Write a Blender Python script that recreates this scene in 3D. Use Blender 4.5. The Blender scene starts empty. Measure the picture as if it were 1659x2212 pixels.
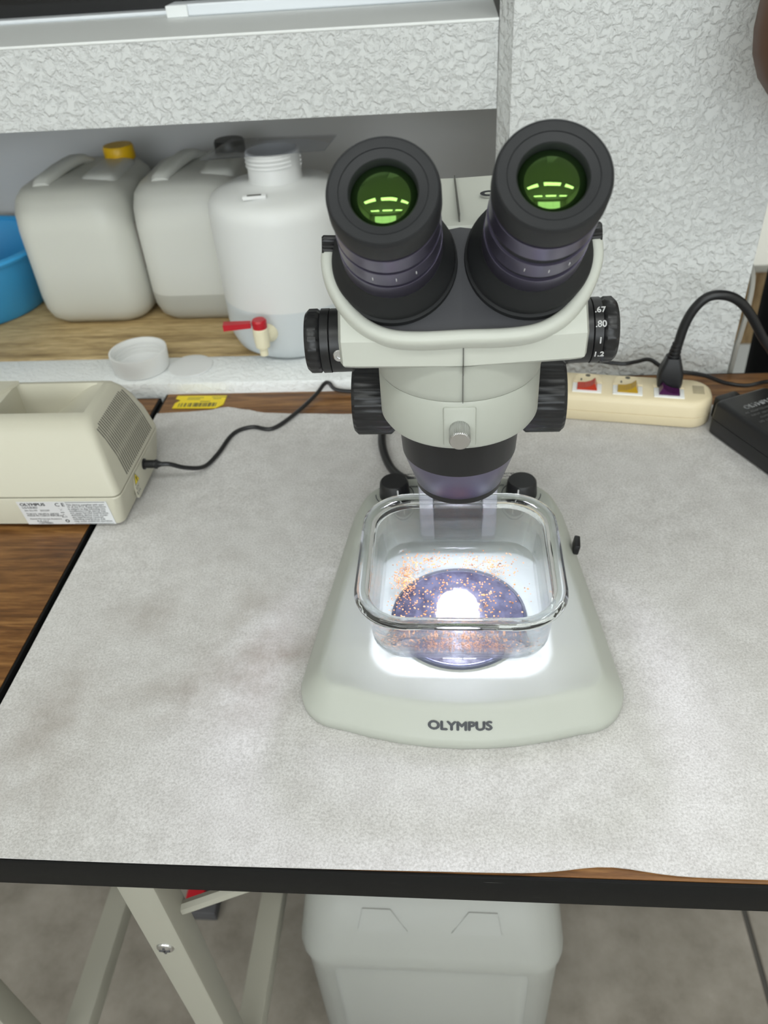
import bpy, bmesh, math, random
from mathutils import Vector, Matrix
random.seed(7)
S = bpy.context.scene
COL = S.collection
TZ = 0.72                      # height of the table top above the floor; all z below are relative to the table top
PI = math.pi

# ------------------------------------------------------------------ camera, world, lights, exposure
F_PX, PITCH, ROLL, YAW = 1700.0, math.radians(39.0), math.radians(-4.4), math.radians(6.5)
fw = Vector((-math.sin(YAW)*math.cos(PITCH), math.cos(YAW)*math.cos(PITCH), -math.sin(PITCH)))
rt0 = Vector((math.cos(YAW), math.sin(YAW), 0)); up0 = rt0.cross(fw)
rt = rt0*math.cos(ROLL) + up0*math.sin(ROLL); up = -rt0*math.sin(ROLL) + up0*math.cos(ROLL)
cam = bpy.data.cameras.new('camera'); camo = bpy.data.objects.new('camera', cam); COL.objects.link(camo)
camo.matrix_world = Matrix(((rt.x, up.x, -fw.x, 0), (rt.y, up.y, -fw.y, 0), (rt.z, up.z, -fw.z, 0.39+TZ), (0, 0, 0, 1)))
cam.sensor_fit = 'VERTICAL'; cam.sensor_height = 36.0; cam.lens = 36.0*F_PX/2212.0
cam.clip_start = 0.01
cam.dof.use_dof = True; cam.dof.focus_distance = 0.40; cam.dof.aperture_fstop = 13.0
S.camera = camo
S.view_settings.view_transform = 'Standard'; S.view_settings.look = 'None'
S.view_settings.gamma = 1.0; S.view_settings.use_curve_mapping = False
S.view_settings.exposure = 0.0
S.cycles.use_adaptive_sampling = True; S.cycles.adaptive_threshold = 0.02
S.cycles.max_bounces = 11; S.cycles.transmission_bounces = 10; S.cycles.transparent_max_bounces = 16
S.cycles.diffuse_bounces = 5; S.cycles.glossy_bounces = 6
S.cycles.sample_clamp_indirect = 6.0
S.cycles.blur_glossy = 0.5

world = bpy.data.worlds.new('world'); S.world = world; world.use_nodes = True
wb = world.node_tree.nodes['Background']; wb.inputs[0].default_value = (0.86, 0.93, 1.0, 1); wb.inputs[1].default_value = 0.30

def area(name, loc, sx, sy, power, color=(1, 1, 1), rot=(0, 0, 0)):
    l = bpy.data.lights.new(name, 'AREA'); l.shape = 'RECTANGLE'; l.size = sx; l.size_y = sy; l.energy = power; l.color = color
    o = bpy.data.objects.new(name, l); COL.objects.link(o); o.location = loc; o.rotation_euler = rot
    return o
LAMPS = [(-1.2, -2.2), (0.3, -2.2), (1.8, -2.2), (-1.2, -0.75), (0.3, -0.75), (1.8, -0.75), (1.1, 1.6)]
for lx, ly in LAMPS:
    area('ceiling_lamp_light', (lx, ly, 2.565), 1.1, 0.28, 8.5 if ly < 1 else 24, (0.97, 1.0, 0.96))

REARFILL = area('rear_fill_light', (0.1, -3.42, 1.62), 3.4, 1.3, 30, (0.90, 0.96, 1.0), (math.radians(90), 0, 0))  # added fill from behind the viewer, brightens the niche

# ------------------------------------------------------------------ materials
MATS = {}
def mat(name, col=(.8, .8, .8), rough=.5, metal=0.0, spec=.5, trans=0.0, ior=1.45, sss=0.0, emit=None, emit_s=0.0, coat=0.0, alpha=1.0):
    m = bpy.data.materials.new(name); m.use_nodes = True
    p = m.node_tree.nodes['Principled BSDF']
    p.inputs['Base Color'].default_value = (*col, 1); p.inputs['Roughness'].default_value = rough
    p.inputs['Metallic'].default_value = metal; p.inputs['IOR'].default_value = ior
    p.inputs['Specular IOR Level'].default_value = spec; p.inputs['Transmission Weight'].default_value = trans
    p.inputs['Coat Weight'].default_value = coat; p.inputs['Alpha'].default_value = alpha
    if sss:
        p.inputs['Subsurface Weight'].default_value = sss; p.inputs['Subsurface Scale'].default_value = .02
        p.inputs['Subsurface Radius'].default_value = (1, 1, .9)
    if emit:
        p.inputs['Emission Color'].default_value = (*emit, 1); p.inputs['Emission Strength'].default_value = emit_s
    MATS[name] = m
    return m
def nt(m): return m.node_tree.nodes, m.node_tree.links, m.node_tree.nodes['Principled BSDF']
def coords(m, scale=(1, 1, 1), kind='Object'):
    n, l, p = nt(m); tc = n.new('ShaderNodeTexCoord'); mp = n.new('ShaderNodeMapping'); mp.inputs['Scale'].default_value = scale
    l.new(tc.outputs[kind], mp.inputs['Vector']); return mp.outputs['Vector']
def noise(m, vec, scale, detail=3, rough=.5, dist=0.0):
    n, l, p = nt(m); t = n.new('ShaderNodeTexNoise'); t.inputs['Scale'].default_value = scale; t.inputs['Detail'].default_value = detail
    t.inputs['Roughness'].default_value = rough; t.inputs['Distortion'].default_value = dist; l.new(vec, t.inputs['Vector']); return t.outputs['Fac']
def ramp(m, fac, stops):
    n, l, p = nt(m); r = n.new('ShaderNodeValToRGB'); e = r.color_ramp.elements
    while len(e) < len(stops): e.new(.5)
    for i, (pos, c) in enumerate(stops):
        e[i].position = pos; e[i].color = (*c, 1) if len(c) == 3 else c
    l.new(fac, r.inputs[0]); return r.outputs[0]
def bump(m, fac, strength=.5, dist=.001):
    n, l, p = nt(m); b = n.new('ShaderNodeBump'); b.inputs['Strength'].default_value = strength; b.inputs['Distance'].default_value = dist
    l.new(fac, b.inputs['Height']); l.new(b.outputs[0], p.inputs['Normal']); return b
def mixc(m, fac, a, b, mode='MIX'):
    n, l, p = nt(m); x = n.new('ShaderNodeMix'); x.data_type = 'RGBA'; x.blend_type = mode
    for s, v in ((x.inputs[0], fac), (x.inputs[6], a), (x.inputs[7], b)):
        if isinstance(v, (int, float)): s.default_value = v
        elif isinstance(v, tuple): s.default_value = (*v, 1)
        else: l.new(v, s)
    return x.outputs[2]
def setc(m, out):
    n, l, p = nt(m); l.new(out, p.inputs['Base Color'])
def math_n(m, op, a, b=0.0, c=None):
    n, l, p = nt(m); x = n.new('ShaderNodeMath'); x.operation = op
    for i, v in enumerate((a, b) if c is None else (a, b, c)):
        if isinstance(v, (int, float)): x.inputs[i].default_value = v
        else: l.new(v, x.inputs[i])
    return x.outputs[0]

def stucco(name, col, scale=165, dist=.0024, stretch=(1, 1, 1)):
    m = mat(name, col, .55, spec=.35); v = coords(m, stretch)
    f = noise(m, v, scale, 4, .55, .4); r = ramp(m, f, [(.40, (0, 0, 0)), (.50, (.55, .55, .55)), (.58, (1, 1, 1)), (.9, (1, 1, 1))])
    bump(m, r, .62, dist)
    return m
M_STUCCO = stucco('white_stucco', (.615, .63, .625))
M_STUCCO_F = stucco('white_stucco_fine', (.86, .88, .88), 200, .0010)
M_PAINT = mat('smooth_grey_white_paint', (.57, .575, .57), .6); bump(M_PAINT, noise(M_PAINT, coords(M_PAINT), 60, 3), .15, .001)
M_SILL = mat('smooth_white_sill_paint', (.74, .76, .75), .5); bump(M_SILL, noise(M_SILL, coords(M_SILL, (20, 90, 90)), 3, 3), .2, .001)
M_WALL = mat('beige_white_room_paint', (.72, .71, .66), .7)
M_CEIL = mat('ceiling_board', (.80, .80, .78), .8)
M_GLASSDARK = mat('dark_window_glass', (.008, .008, .009), .06, spec=.6)
M_ALU = mat('window_frame_grey', (.66, .69, .72), .4, metal=.15)

def woodmat(name, c0, c1, c2, scale, stretch, rough=.45, seed=0.0):
    m = mat(name, c1, rough); v = coords(m, stretch)
    f = noise(m, v, scale, 6, .62, .6); g = noise(m, v, scale*5, 4, .6, .2)
    a = ramp(m, f, [(.30, c0), (.48, c1), (.66, c2)]); b = ramp(m, g, [(.35, (.55, .5, .45)), (.6, (1, 1, 1))])
    setc(m, mixc(m, .8, a, b, 'MULTIPLY')); return m
M_WOOD = woodmat('brown_wood_laminate', (.075, .030, .008), (.20, .088, .026), (.34, .17, .055), 7, (1.2, 14, 14), .38)
M_PLANK = woodmat('light_wood_plank', (.26, .17, .07), (.56, .41, .20), (.68, .52, .28), 5, (1.5, 16, 16), .5)
M_CABW = woodmat('honey_wood', (.30, .19, .09), (.52, .37, .20), (.62, .46, .27), 5, (9, 9, 1), .5)
M_BLACK = mat('black_plastic', (.012, .012, .013), .35)
M_BAND = mat('black_edge_band', (.010, .010, .010), .5, spec=.12)
_v = coords(M_BAND, (14, 300, 300)); _s = noise(M_BAND, _v, 3, 2); setc(M_BAND, ramp(M_BAND, _s, [(.70, (.010, .010, .010)), (.76, (.016, .016, .016)), (.80, (.09, .09, .085))]))
M_RUBBER = mat('matt_black_rubber', (.016, .017, .018), .62, spec=.35)
M_CUP = mat('eyecup_charcoal_rubber', (.019, .020, .022), .55, spec=.4)
M_TUBE = mat('black_metal_lamp_sheen', (.16, .145, .215), .30, metal=.85, spec=.6)  # base raised and tinted violet to imitate the stand lamp's sheen
M_GREY = mat('light_grey_green_enamel', (.41, .425, .38), .42); bump(M_GREY, noise(M_GREY, coords(M_GREY), 900, 2), .06, .0003)
M_HEAD = mat('pale_grey_enamel', (.51, .525, .475), .38); bump(M_HEAD, noise(M_HEAD, coords(M_HEAD), 1100, 2), .05, .0003)
M_PLATE = mat('dark_grey_face_plate', (.045, .046, .052), .5)
M_SEAM = mat('dark_seam', (.10, .10, .09), .7)
M_STEEL = mat('brushed_steel', (.62, .62, .62), .28, metal=1.0)
M_INK = mat('dark_grey_ink', (.045, .048, .055), .5)
M_WHITEINK = mat('white_ink', (.85, .85, .85), .5)
M_LENS = mat('green_coated_lens', (.004, .010, .003), .03, spec=1.0, ior=1.75)
M_LENS.node_tree.nodes['Principled BSDF'].inputs['Specular Tint'].default_value = (.50, .95, .22, 1)
M_STAGE = mat('dark_frosted_stage_plate', (.075, .070, .105), .22, spec=.7)
_sp = noise(M_STAGE, coords(M_STAGE), 160, 4, .6); setc(M_STAGE, ramp(M_STAGE, _sp, [(.35, (.045, .042, .07)), (.65, (.13, .125, .18))]))
M_STAGERING = mat('stage_plate_metal_rim', (.16, .17, .24), .25, metal=.7)
M_LAV = mat('grey_lavender_plastic', (.40, .40, .45), .4)
M_LED = mat('led_emitter', (1, 1, 1), .4, emit=(.86, .88, 1.0), emit_s=60.0)
M_CREAM = mat('cream_plastic', (.53, .51, .415), .42); bump(M_CREAM, noise(M_CREAM, coords(M_CREAM), 1400, 2), .08, .0003)
M_VENT = mat('vent_dark', (.10, .095, .08), .7)
M_STICK = mat('white_sticker', (.68, .69, .70), .4)
M_YELLOW = mat('yellow_label_paper', (.88, .68, .012), .4)
M_STRIP = mat('cream_power_strip_plastic', (.72, .62, .42), .35)
M_BEZEL = mat('white_switch_bezel', (.80, .80, .78), .35)
M_SWR = mat('red_translucent_rocker', (.42, .03, .008), .2); M_SWY = mat('amber_translucent_rocker', (.40, .24, .008), .2); M_SWP = mat('purple_translucent_rocker', (.05, .003, .05), .2)
M_HDPE = mat('milky_polyethylene', (.64, .65, .605), .38, sss=.35)
def hdpe_level(name, z, upc, lowc):
    m = mat(name, upc, .38, sss=.3); n, l, p = nt(m); v = coords(m); sp = n.new('ShaderNodeSeparateXYZ'); l.new(v, sp.inputs[0])
    f = math_n(m, 'GREATER_THAN', sp.outputs[2], z); setc(m, mixc(m, f, lowc, upc)); return m
M_CAPW = mat('white_translucent_cap', (.82, .83, .82), .4, sss=.3)
M_YCAP = mat('yellow_cap', (.75, .45, .005), .4)
M_RED = mat('red_plastic', (.45, .012, .022), .3)
M_IVORY = mat('ivory_plastic', (.76, .71, .52), .4)
M_BLUE = mat('blue_plastic', (.045, .33, .66), .35, sss=.1)
M_GLASS = mat('clear_glass', (.965, .99, .985), .0, trans=1.0, ior=1.47)
M_WATER = mat('water', (.985, .995, 1.0), .0, trans=1.0, ior=1.33)
def semi_glass(name, tint, clear, ior=1.47):
    # clear glass that lets most light straight through, the rest refracts and mirrors
    m = mat(name, tint, 0.0, trans=1.0, ior=ior); n, l, p = nt(m); t = n.new('ShaderNodeBsdfTransparent'); t.inputs[0].default_value = (*tint, 1)
    x = n.new('ShaderNodeMixShader'); x.inputs[0].default_value = clear; l.new(p.outputs[0], x.inputs[1]); l.new(t.outputs[0], x.inputs[2]); l.new(x.outputs[0], n['Material Output'].inputs['Surface']); return m
M_GLASSWALL = semi_glass('clear_glass_wall', (.975, .99, .99), .38)
M_GLASSBOT = semi_glass('clear_glass_bottom', (.985, .995, .995), .90)
def water_surface():
    m = mat('water_surface', (1, 1, 1), 0.0); n, l, p = nt(m)
    g = n.new('ShaderNodeBsdfGlossy'); g.inputs['Roughness'].default_value = .07; t = n.new('ShaderNodeBsdfTransparent'); t.inputs[0].default_value = (.985, .992, 1, 1)
    f = n.new('ShaderNodeFresnel'); f.inputs[0].default_value = 1.33; x = n.new('ShaderNodeMixShader')
    b = n.new('ShaderNodeBump'); b.inputs['Strength'].default_value = .25; b.inputs['Distance'].default_value = .0006
    l.new(noise(m, coords(m), 90, 2), b.inputs['Height']); l.new(b.outputs[0], g.inputs['Normal']); l.new(b.outputs[0], f.inputs['Normal'])
    l.new(f.outputs[0], x.inputs[0]); l.new(t.outputs[0], x.inputs[1]); l.new(g.outputs[0], x.inputs[2]); l.new(x.outputs[0], n['Material Output'].inputs['Surface']); return m
M_WATER = water_surface()
M_CLEAR = semi_glass('clear_plastic_sheet', (.93, .94, .97), .74, 1.4)
M_WATERSIDE = semi_glass('water_against_glass', (.985, .995, 1.0), .80, 1.2)
M_GRAIN = mat('orange_granules', (.62, .26, .09), .5)
_gv = noise(M_GRAIN, coords(M_GRAIN), 260, 2); setc(M_GRAIN, ramp(M_GRAIN, _gv, [(.30, (.16, .07, .03)), (.45, (.62, .25, .07)), (.7, (.78, .42, .20))]))
M_LEG = mat('grey_cream_leg_enamel', (.30, .292, .245), .4)
M_SKIN = mat('brown_skin', (.085, .036, .015), .45, sss=.1)
M_CLOTH = mat('black_cloth', (.006, .006, .007), .9, spec=.15)
M_HAIR = mat('black_hair', (.01, .008, .007), .5)
M_WHITE = mat('white_paint_plinth', (.74, .76, .76), .5)
M_GCABLE = mat('grey_cable', (.33, .32, .29), .5)
M_DGREY = mat('dark_grey_plastic', (.07, .07, .075), .5)

# mottled felt-like paper with the brownish stains it carries
M_PAPER = mat('white_felt_paper', (.70, .69, .67), .9, spec=.15)
_v = coords(M_PAPER); _a = noise(M_PAPER, _v, 760, 4, .7); _b = noise(M_PAPER, _v, 55, 3, .6)
_c = ramp(M_PAPER, _a, [(.34, (.49, .476, .463)), (.50, (.62, .606, .592)), (.66, (.72, .706, .696))])
_d = ramp(M_PAPER, _b, [(.35, (.90, .895, .89)), (.65, (1, 1, 1))])
_c = mixc(M_PAPER, 1.0, _c, _d, 'MULTIPLY')
n_, l_, p_ = nt(M_PAPER); sp_ = n_.new('ShaderNodeSeparateXYZ'); l_.new(_v, sp_.inputs[0])
_w = noise(M_PAPER, _v, 26, 4, .65)
_tot = None
for (sx, sy, rx, ry, k) in ((-.118, .330, .035, .030, 1.0), (-.205, .365, .030, .020, .5), (-.165, .295, .050, .020, .55), (-.245, .275, .030, .050, .55), (-.135, .375, .022, .02, .6), (-.17, .42, .02, .012, .35), (-.25, .22, .03, .015, .4)):
    ex = math_n(M_PAPER, 'POWER', math_n(M_PAPER, 'DIVIDE', math_n(M_PAPER, 'SUBTRACT', sp_.outputs[0], sx), rx), 2.0)
    ey = math_n(M_PAPER, 'POWER', math_n(M_PAPER, 'DIVIDE', math_n(M_PAPER, 'SUBTRACT', sp_.outputs[1], sy), ry), 2.0)
    g = math_n(M_PAPER, 'MULTIPLY', math_n(M_PAPER, 'POWER', 2.718, math_n(M_PAPER, 'MULTIPLY', math_n(M_PAPER, 'ADD', ex, ey), -1.0)), k)
    _tot = g if _tot is None else math_n(M_PAPER, 'ADD', _tot, g)
_st = math_n(M_PAPER, 'MULTIPLY', _tot, math_n(M_PAPER, 'MULTIPLY_ADD', _w, 3.6, -1.1))
n2 = n_.new('ShaderNodeClamp'); l_.new(_st, n2.inputs[0])
_st = math_n(M_PAPER, 'MULTIPLY', n2.outputs[0], .68)
setc(M_PAPER, mixc(M_PAPER, _st, _c, (.28, .235, .195)))
bump(M_PAPER, _a, .35, .0006)

M_TILE = mat('grey_floor_tile', (.36, .34, .30), .45)
_v = coords(M_TILE); _a = noise(M_TILE, _v, 14, 6, .65); setc(M_TILE, ramp(M_TILE, _a, [(.3, (.19, .168, .138)), (.5, (.255, .23, .195)), (.7, (.315, .285, .245))]))
M_GROUT = mat('dark_floor_joint', (.08, .075, .066), .8)

# ------------------------------------------------------------------ mesh helpers
def finish(bm, smooth=True, angle=40):
    bmesh.ops.recalc_face_normals(bm, faces=bm.faces)
    for f in bm.faces: f.smooth = smooth
    if smooth:
        a = math.radians(angle)
        for e in bm.edges:
            if len(e.link_faces) == 2 and e.calc_face_angle(0) > a: e.smooth = False
def obj(name, bm, m, parent=None, loc=(0, 0, 0), rot=(0, 0, 0), smooth=True, angle=40):
    finish(bm, smooth, angle)
    me = bpy.data.meshes.new(name); bm.to_mesh(me); bm.free()
    return link(name, me, m, parent, loc, rot)
def link(name, me, m, parent=None, loc=(0, 0, 0), rot=(0, 0, 0)):
    if m is not None and len(me.materials) == 0: me.materials.append(m)
    o = bpy.data.objects.new(name, me); COL.objects.link(o); o.rotation_euler = rot
    if parent is not None: o.parent = parent; o.location = loc
    else: o.location = (loc[0], loc[1], loc[2]+TZ)
    return o
def tag(o, label, cat, group=None):
    o['label'] = label; o['category'] = cat
    if group: o['group'] = group
    return o
def thing(name, label, cat, loc=(0, 0, 0), rotz=0.0, group=None):
    o = bpy.data.objects.new(name, None); COL.objects.link(o); o.empty_display_size = .03
    o.location = (loc[0], loc[1], loc[2]+TZ); o.rotation_euler = (0, 0, rotz); return tag(o, label, cat, group)
def struct(name, bm, m, loc=(0, 0, 0), label=None, cat=None, smooth=False):
    o = obj(name, bm, m, None, loc, smooth=smooth); o['kind'] = 'structure'
    if label: o['label'] = label
    if cat: o['category'] = cat
    return o
def B(x0, x1, y0, y1, z0, z1, bev=0.0, seg=2, bm=None):
    own = bm is None
    if own: bm = bmesh.new()
    r = bmesh.ops.create_cube(bm, size=1.0); vs = r['verts']
    for v in vs: v.co = Vector(((x0+x1)/2+v.co.x*(x1-x0), (y0+y1)/2+v.co.y*(y1-y0), (z0+z1)/2+v.co.z*(z1-z0)))
    if bev > 0:
        es = list({e for v in vs for e in v.link_edges})
        bmesh.ops.bevel(bm, geom=es, offset=bev, segments=seg, profile=.5, affect='EDGES')
    return bm
def loft(rings, cap0=True, cap1=True, closed=False, bm=None):
    if bm is None: bm = bmesh.new()
    vr = [[bm.verts.new(p) for p in r] for r in rings]; n = len(vr[0])
    pairs = list(zip(vr, vr[1:])) + ([(vr[-1], vr[0])] if closed else [])
    for a, b in pairs:
        for i in range(n):
            j = (i+1) % n
            try: bm.faces.new((a[i], a[j], b[j], b[i]))
            except ValueError: pass
    if not closed:
        if cap0: bm.faces.new(list(reversed(vr[0])))
        if cap1: bm.faces.new(vr[-1])
    return bm
def rrect(hx, hy, r, z, cx=0, cy=0, seg=6):
    pts = []
    r = min(r, hx*.999, hy*.999)
    for q, (sx, sy) in enumerate(((1, 1), (-1, 1), (-1, -1), (1, -1))):
        for k in range(seg+1):
            a = q*PI/2 + k*PI/2/seg
            pts.append(Vector((cx+sx*(hx-r)+r*math.cos(a), cy+sy*(hy-r)+r*math.sin(a), z)))
    return pts
def circ(r, z, n=48, cx=0, cy=0): return [Vector((cx+r*math.cos(2*PI*i/n), cy+r*math.sin(2*PI*i/n), z)) for i in range(n)]
def lathe(prof, n=48, cap0=True, cap1=True, closed=False, bm=None):
    return loft([circ(max(r, 1e-5), z, n) for r, z in prof], cap0, cap1, closed, bm)
def xform(bm, mtx): bmesh.ops.transform(bm, matrix=mtx, verts=bm.verts); return bm
def axis_m(origin, zdir, xhint=(1, 0, 0)):
    z = Vector(zdir).normalized(); x = Vector(xhint)
    if abs(x.normalized().dot(z)) > .99: x = Vector((0, 1, 0))
    x = (x - z*x.dot(z)).normalized(); y = z.cross(x)
    o = Vector(origin)
    return Matrix(((x.x, y.x, z.x, o.x), (x.y, y.y, z.y, o.y), (x.z, y.z, z.z, o.z), (0, 0, 0, 1)))
def spline(pts, sub=8):
    P = [Vector(p) for p in pts]; P = [P[0]*2-P[1]] + P + [P[-1]*2-P[-2]]; out = []
    for i in range(1, len(P)-2):
        a, b, c, d = P[i-1:i+3]
        for k in range(sub):
            t = k/sub; out.append(.5*((2*b)+(c-a)*t+(2*a-5*b+4*c-d)*t*t+(3*b-a-3*c+d)*t*t*t))
    out.append(P[-2]); return out
def tube(pts, r, n=10, sub=8, bm=None, radii=None):
    path = spline(pts, sub) if sub else [Vector(p) for p in pts]
    rings = []; prev = None
    for i, p in enumerate(path):
        t = (path[min(i+1, len(path)-1)]-path[max(i-1, 0)]).normalized()
        x = Vector((0, 0, 1)).cross(t) if prev is None else prev - t*prev.dot(t)
        if x.length < 1e-6: x = Vector((1, 0, 0)).cross(t)
        x.normalize(); prev = x; y = t.cross(x)
        rr = r if radii is None else radii[min(i, len(radii)-1)]
        rings.append([p+x*rr*math.cos(2*PI*k/n)+y*rr*math.sin(2*PI*k/n) for k in range(n)])
    return loft(rings, bm=bm)
def knurl(r, z0, z1, n=24, depth=.0008, bev=.0015, sub=4):
    # fluted round knob along z
    N = n*sub; rings = []
    def ring(rad, z, d): return [Vector(((rad-d*(1 if (i % sub) == 0 else (.4 if (i % sub) in (1, sub-1) else 0)))*math.cos(2*PI*i/N), (rad-d*(1 if (i % sub) == 0 else (.4 if (i % sub) in (1, sub-1) else 0)))*math.sin(2*PI*i/N), z)) for i in range(N)]
    return loft([ring(r-bev, z0, 0), ring(r, z0+bev, depth), ring(r, z1-bev, depth), ring(r-bev, z1, 0)])
def poly(pts, z0, z1):
    return loft([[Vector((x, y, z0)) for x, y in pts], [Vector((x, y, z1)) for x, y in pts]])
def ctext(s, size, m, parent, mtx, name='lettering', bold=0.0, ext=.00012, align='CENTER', sx=1.0, space=1.0, line=1.0):
    cu = bpy.data.curves.new('t', 'FONT'); cu.body = s; cu.size = size; cu.align_x = align; cu.align_y = 'CENTER'; cu.extrude = ext; cu.offset = 0
    cu.resolution_u = 3; cu.space_character = space; cu.space_line = line
    t = bpy.data.objects.new('t', cu); COL.objects.link(t)
    dg = bpy.context.evaluated_depsgraph_get(); me = bpy.data.meshes.new_from_object(t.evaluated_get(dg))
    bpy.data.objects.remove(t); bpy.data.curves.remove(cu)
    if bold > 0:
        b_ = bmesh.new()
        for dx_, dy_ in ((-bold, 0), (bold, 0), (0, bold*.8), (0, -bold*.8)):
            m2 = me.copy(); m2.transform(Matrix.Translation((dx_, dy_, 0))); b_.from_mesh(m2); bpy.data.meshes.remove(m2)
        b_.to_mesh(me); b_.free()
    me.transform(Matrix.Diagonal((sx, 1, 1, 1))); me.transform(mtx); me.name = name; me.materials.clear()
    return link(name, me, m, parent)

# ------------------------------------------------------------------ the setting
FL = -TZ
fb = struct('floor', B(-2.6, 3.0, -3.5, 3.0, FL-.06, FL-.004), M_GROUT, label='grey stone look tiled floor with dark joints', cat='floor')
bmt = B(-.5965, .5965, -.5965, .5965, -.008, .0, .0015, 1); finish(bmt, False); tme = bpy.data.meshes.new('tile'); bmt.to_mesh(tme); bmt.free(); tme.materials.append(M_TILE)
for i in range(-2, 2):
    for j in range(-3, 2):
        t = bpy.data.objects.new('tile', tme); COL.objects.link(t); t.parent = fb
        t.location = (.987+1.2*i, .75+1.2*j, FL)
struct('ceiling', B(-2.6, 3.0, -3.5, 3.0, 1.90, 1.96), M_CEIL, label='pale suspended ceiling above the room', cat='ceiling')
struct('wall_left', B(-2.66, -2.6, -3.5, .70, FL, 1.90), M_WALL, label='plain pale wall on the left of the room', cat='wall')
struct('wall_front', B(-2.6, 3.0, -3.56, -3.5, FL, 1.90), M_WALL, label='plain pale wall behind the viewer', cat='wall')
struct('wall_right', B(3.0, 3.06, -3.5, 3.0, FL, 1.90), M_WALL, label='plain pale wall on the right of the room', cat='wall')
struct('wall_far', B(.262, 3.0, 3.0, 3.06, FL, 1.90), M_WALL, label='pale wall far behind the person', cat='wall')
# rear wall with the niche
PX0, PX1, PY = .0465, .262, .689
def pillar_bm():
    bm = poly([(PX0, PY), (PX1, PY), (PX1, 1.15), (.10, 1.15), (.10, .74), (.0370, .708)], FL, 1.90)
    return bm
struct('wall_back', pillar_bm(), M_STUCCO, label='rough white stucco wall pillar behind the power strip', cat='wall')
LY = .708
struct('wall_lintel', B(-1.2, .0365, LY, .99, .236, .297), M_STUCCO, label='rough white stucco beam above the niche and below the dark window', cat='wall')
struct('trim_1', B(-1.2, .0368, LY-.0006, .90, .297, .2995, .0008), M_SILL, label='smooth white window sill on top of the stucco beam', cat='sill')
struct('wall_niche', B(-1.2, .10, .99, 1.05, FL, .297), M_PAINT, label='smooth grey painted back of the niche', cat='wall')
struct('wall_niche_side', B(-2.6, -1.2, .70, 1.05, FL, 1.90), M_STUCCO, label='rough white stucco wall left of the niche', cat='wall')
struct('wall_below', B(-1.2, .0455, .69, .99, FL, -.012), M_STUCCO, label='white wall under the niche behind the tables', cat='wall')
ledge = struct('wall_ledge', B(-1.2, .0455, .666, .7215, -.012, .0125, .003), M_STUCCO_F, label='white rough plaster ledge along the niche front', cat='ledge', smooth=True)
struct('trim_2', B(-1.2, .0995, .7215, .99, -.012, .0125, .0006), M_PLANK, label='light wood plank forming the niche floor', cat='shelf')
struct('wall_above', B(-1.2, .10, .90, 1.05, 1.10, 1.90), M_STUCCO, label='white wall above the dark window', cat='wall')
# window
wn = struct('window_1', B(-1.2, .0365, .862, .866, .2995, 1.10), M_GLASSDARK, label='dark window pane above the white sill', cat='window')
def wpart(name, bm, m=M_ALU): return obj(name, bm, m, wn, (0, 0, 0), smooth=False)
wpart('window_frame', B(-1.2, .0365, .845, .862, .2995, .303, .001))
wpart('window_track', B(-.255, .0365, .822, .846, .2996, .3095, .0015))
wpart('track_end_cap', B(-.256, -.236, .820, .847, .2996, .3090, .0008), M_WHITE)
wpart('window_frame', B(-1.2, .0365, .845, .866, 1.07, 1.10))
wpart('mullion', B(-.60, -.57, .850, .870, .303, 1.07))

w2 = struct('added_window', B(-1.65, 1.85, -3.478, -3.470, .22, 1.58), mat('added_window_glow', (.8, .85, .9), .3, emit=(.90, .96, 1.0), emit_s=2.2), label='added bright window behind the viewer that lights the niche', cat='window')  # added window out of view, its glowing pane goes with the rear fill
for wx in (-1.67, -.5, .70, 1.84): obj('added_window_bar', B(wx-.02, wx+.02, -3.50, -3.455, .20, 1.60), M_WHITE, w2, smooth=False)
for wz in (.20, .90, 1.58): obj('added_window_bar', B(-1.69, 1.89, -3.50, -3.455, wz-.02, wz+.02), M_WHITE, w2, smooth=False)
# ceiling lamps
for i, (lx, ly) in enumerate(LAMPS):
    t = thing('ceiling_lamp', ['long white ceiling lamp above the far left of the room', 'long white ceiling lamp behind the viewer in the middle', 'long white ceiling lamp at the right rear corner', 'long white ceiling lamp above the left table', 'long white ceiling lamp above the microscope', 'long white ceiling lamp to the right of the tables', 'long white ceiling lamp beyond the stucco pillar'][i], 'lamp', (lx, ly, 1.86), group='ceiling lamps')
    obj('housing', B(-.60, .60, -.17, .17, .0, .04, .006), M_WHITE, t)
    obj('diffuser', B(-.56, .56, -.145, .145, -.004, .0005), mat('lamp_diffuser', (.9, .9, .9), .5, emit=(.95, 1, .97), emit_s=3.0) if i == 0 else MATS['lamp_diffuser'], t)

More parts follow.
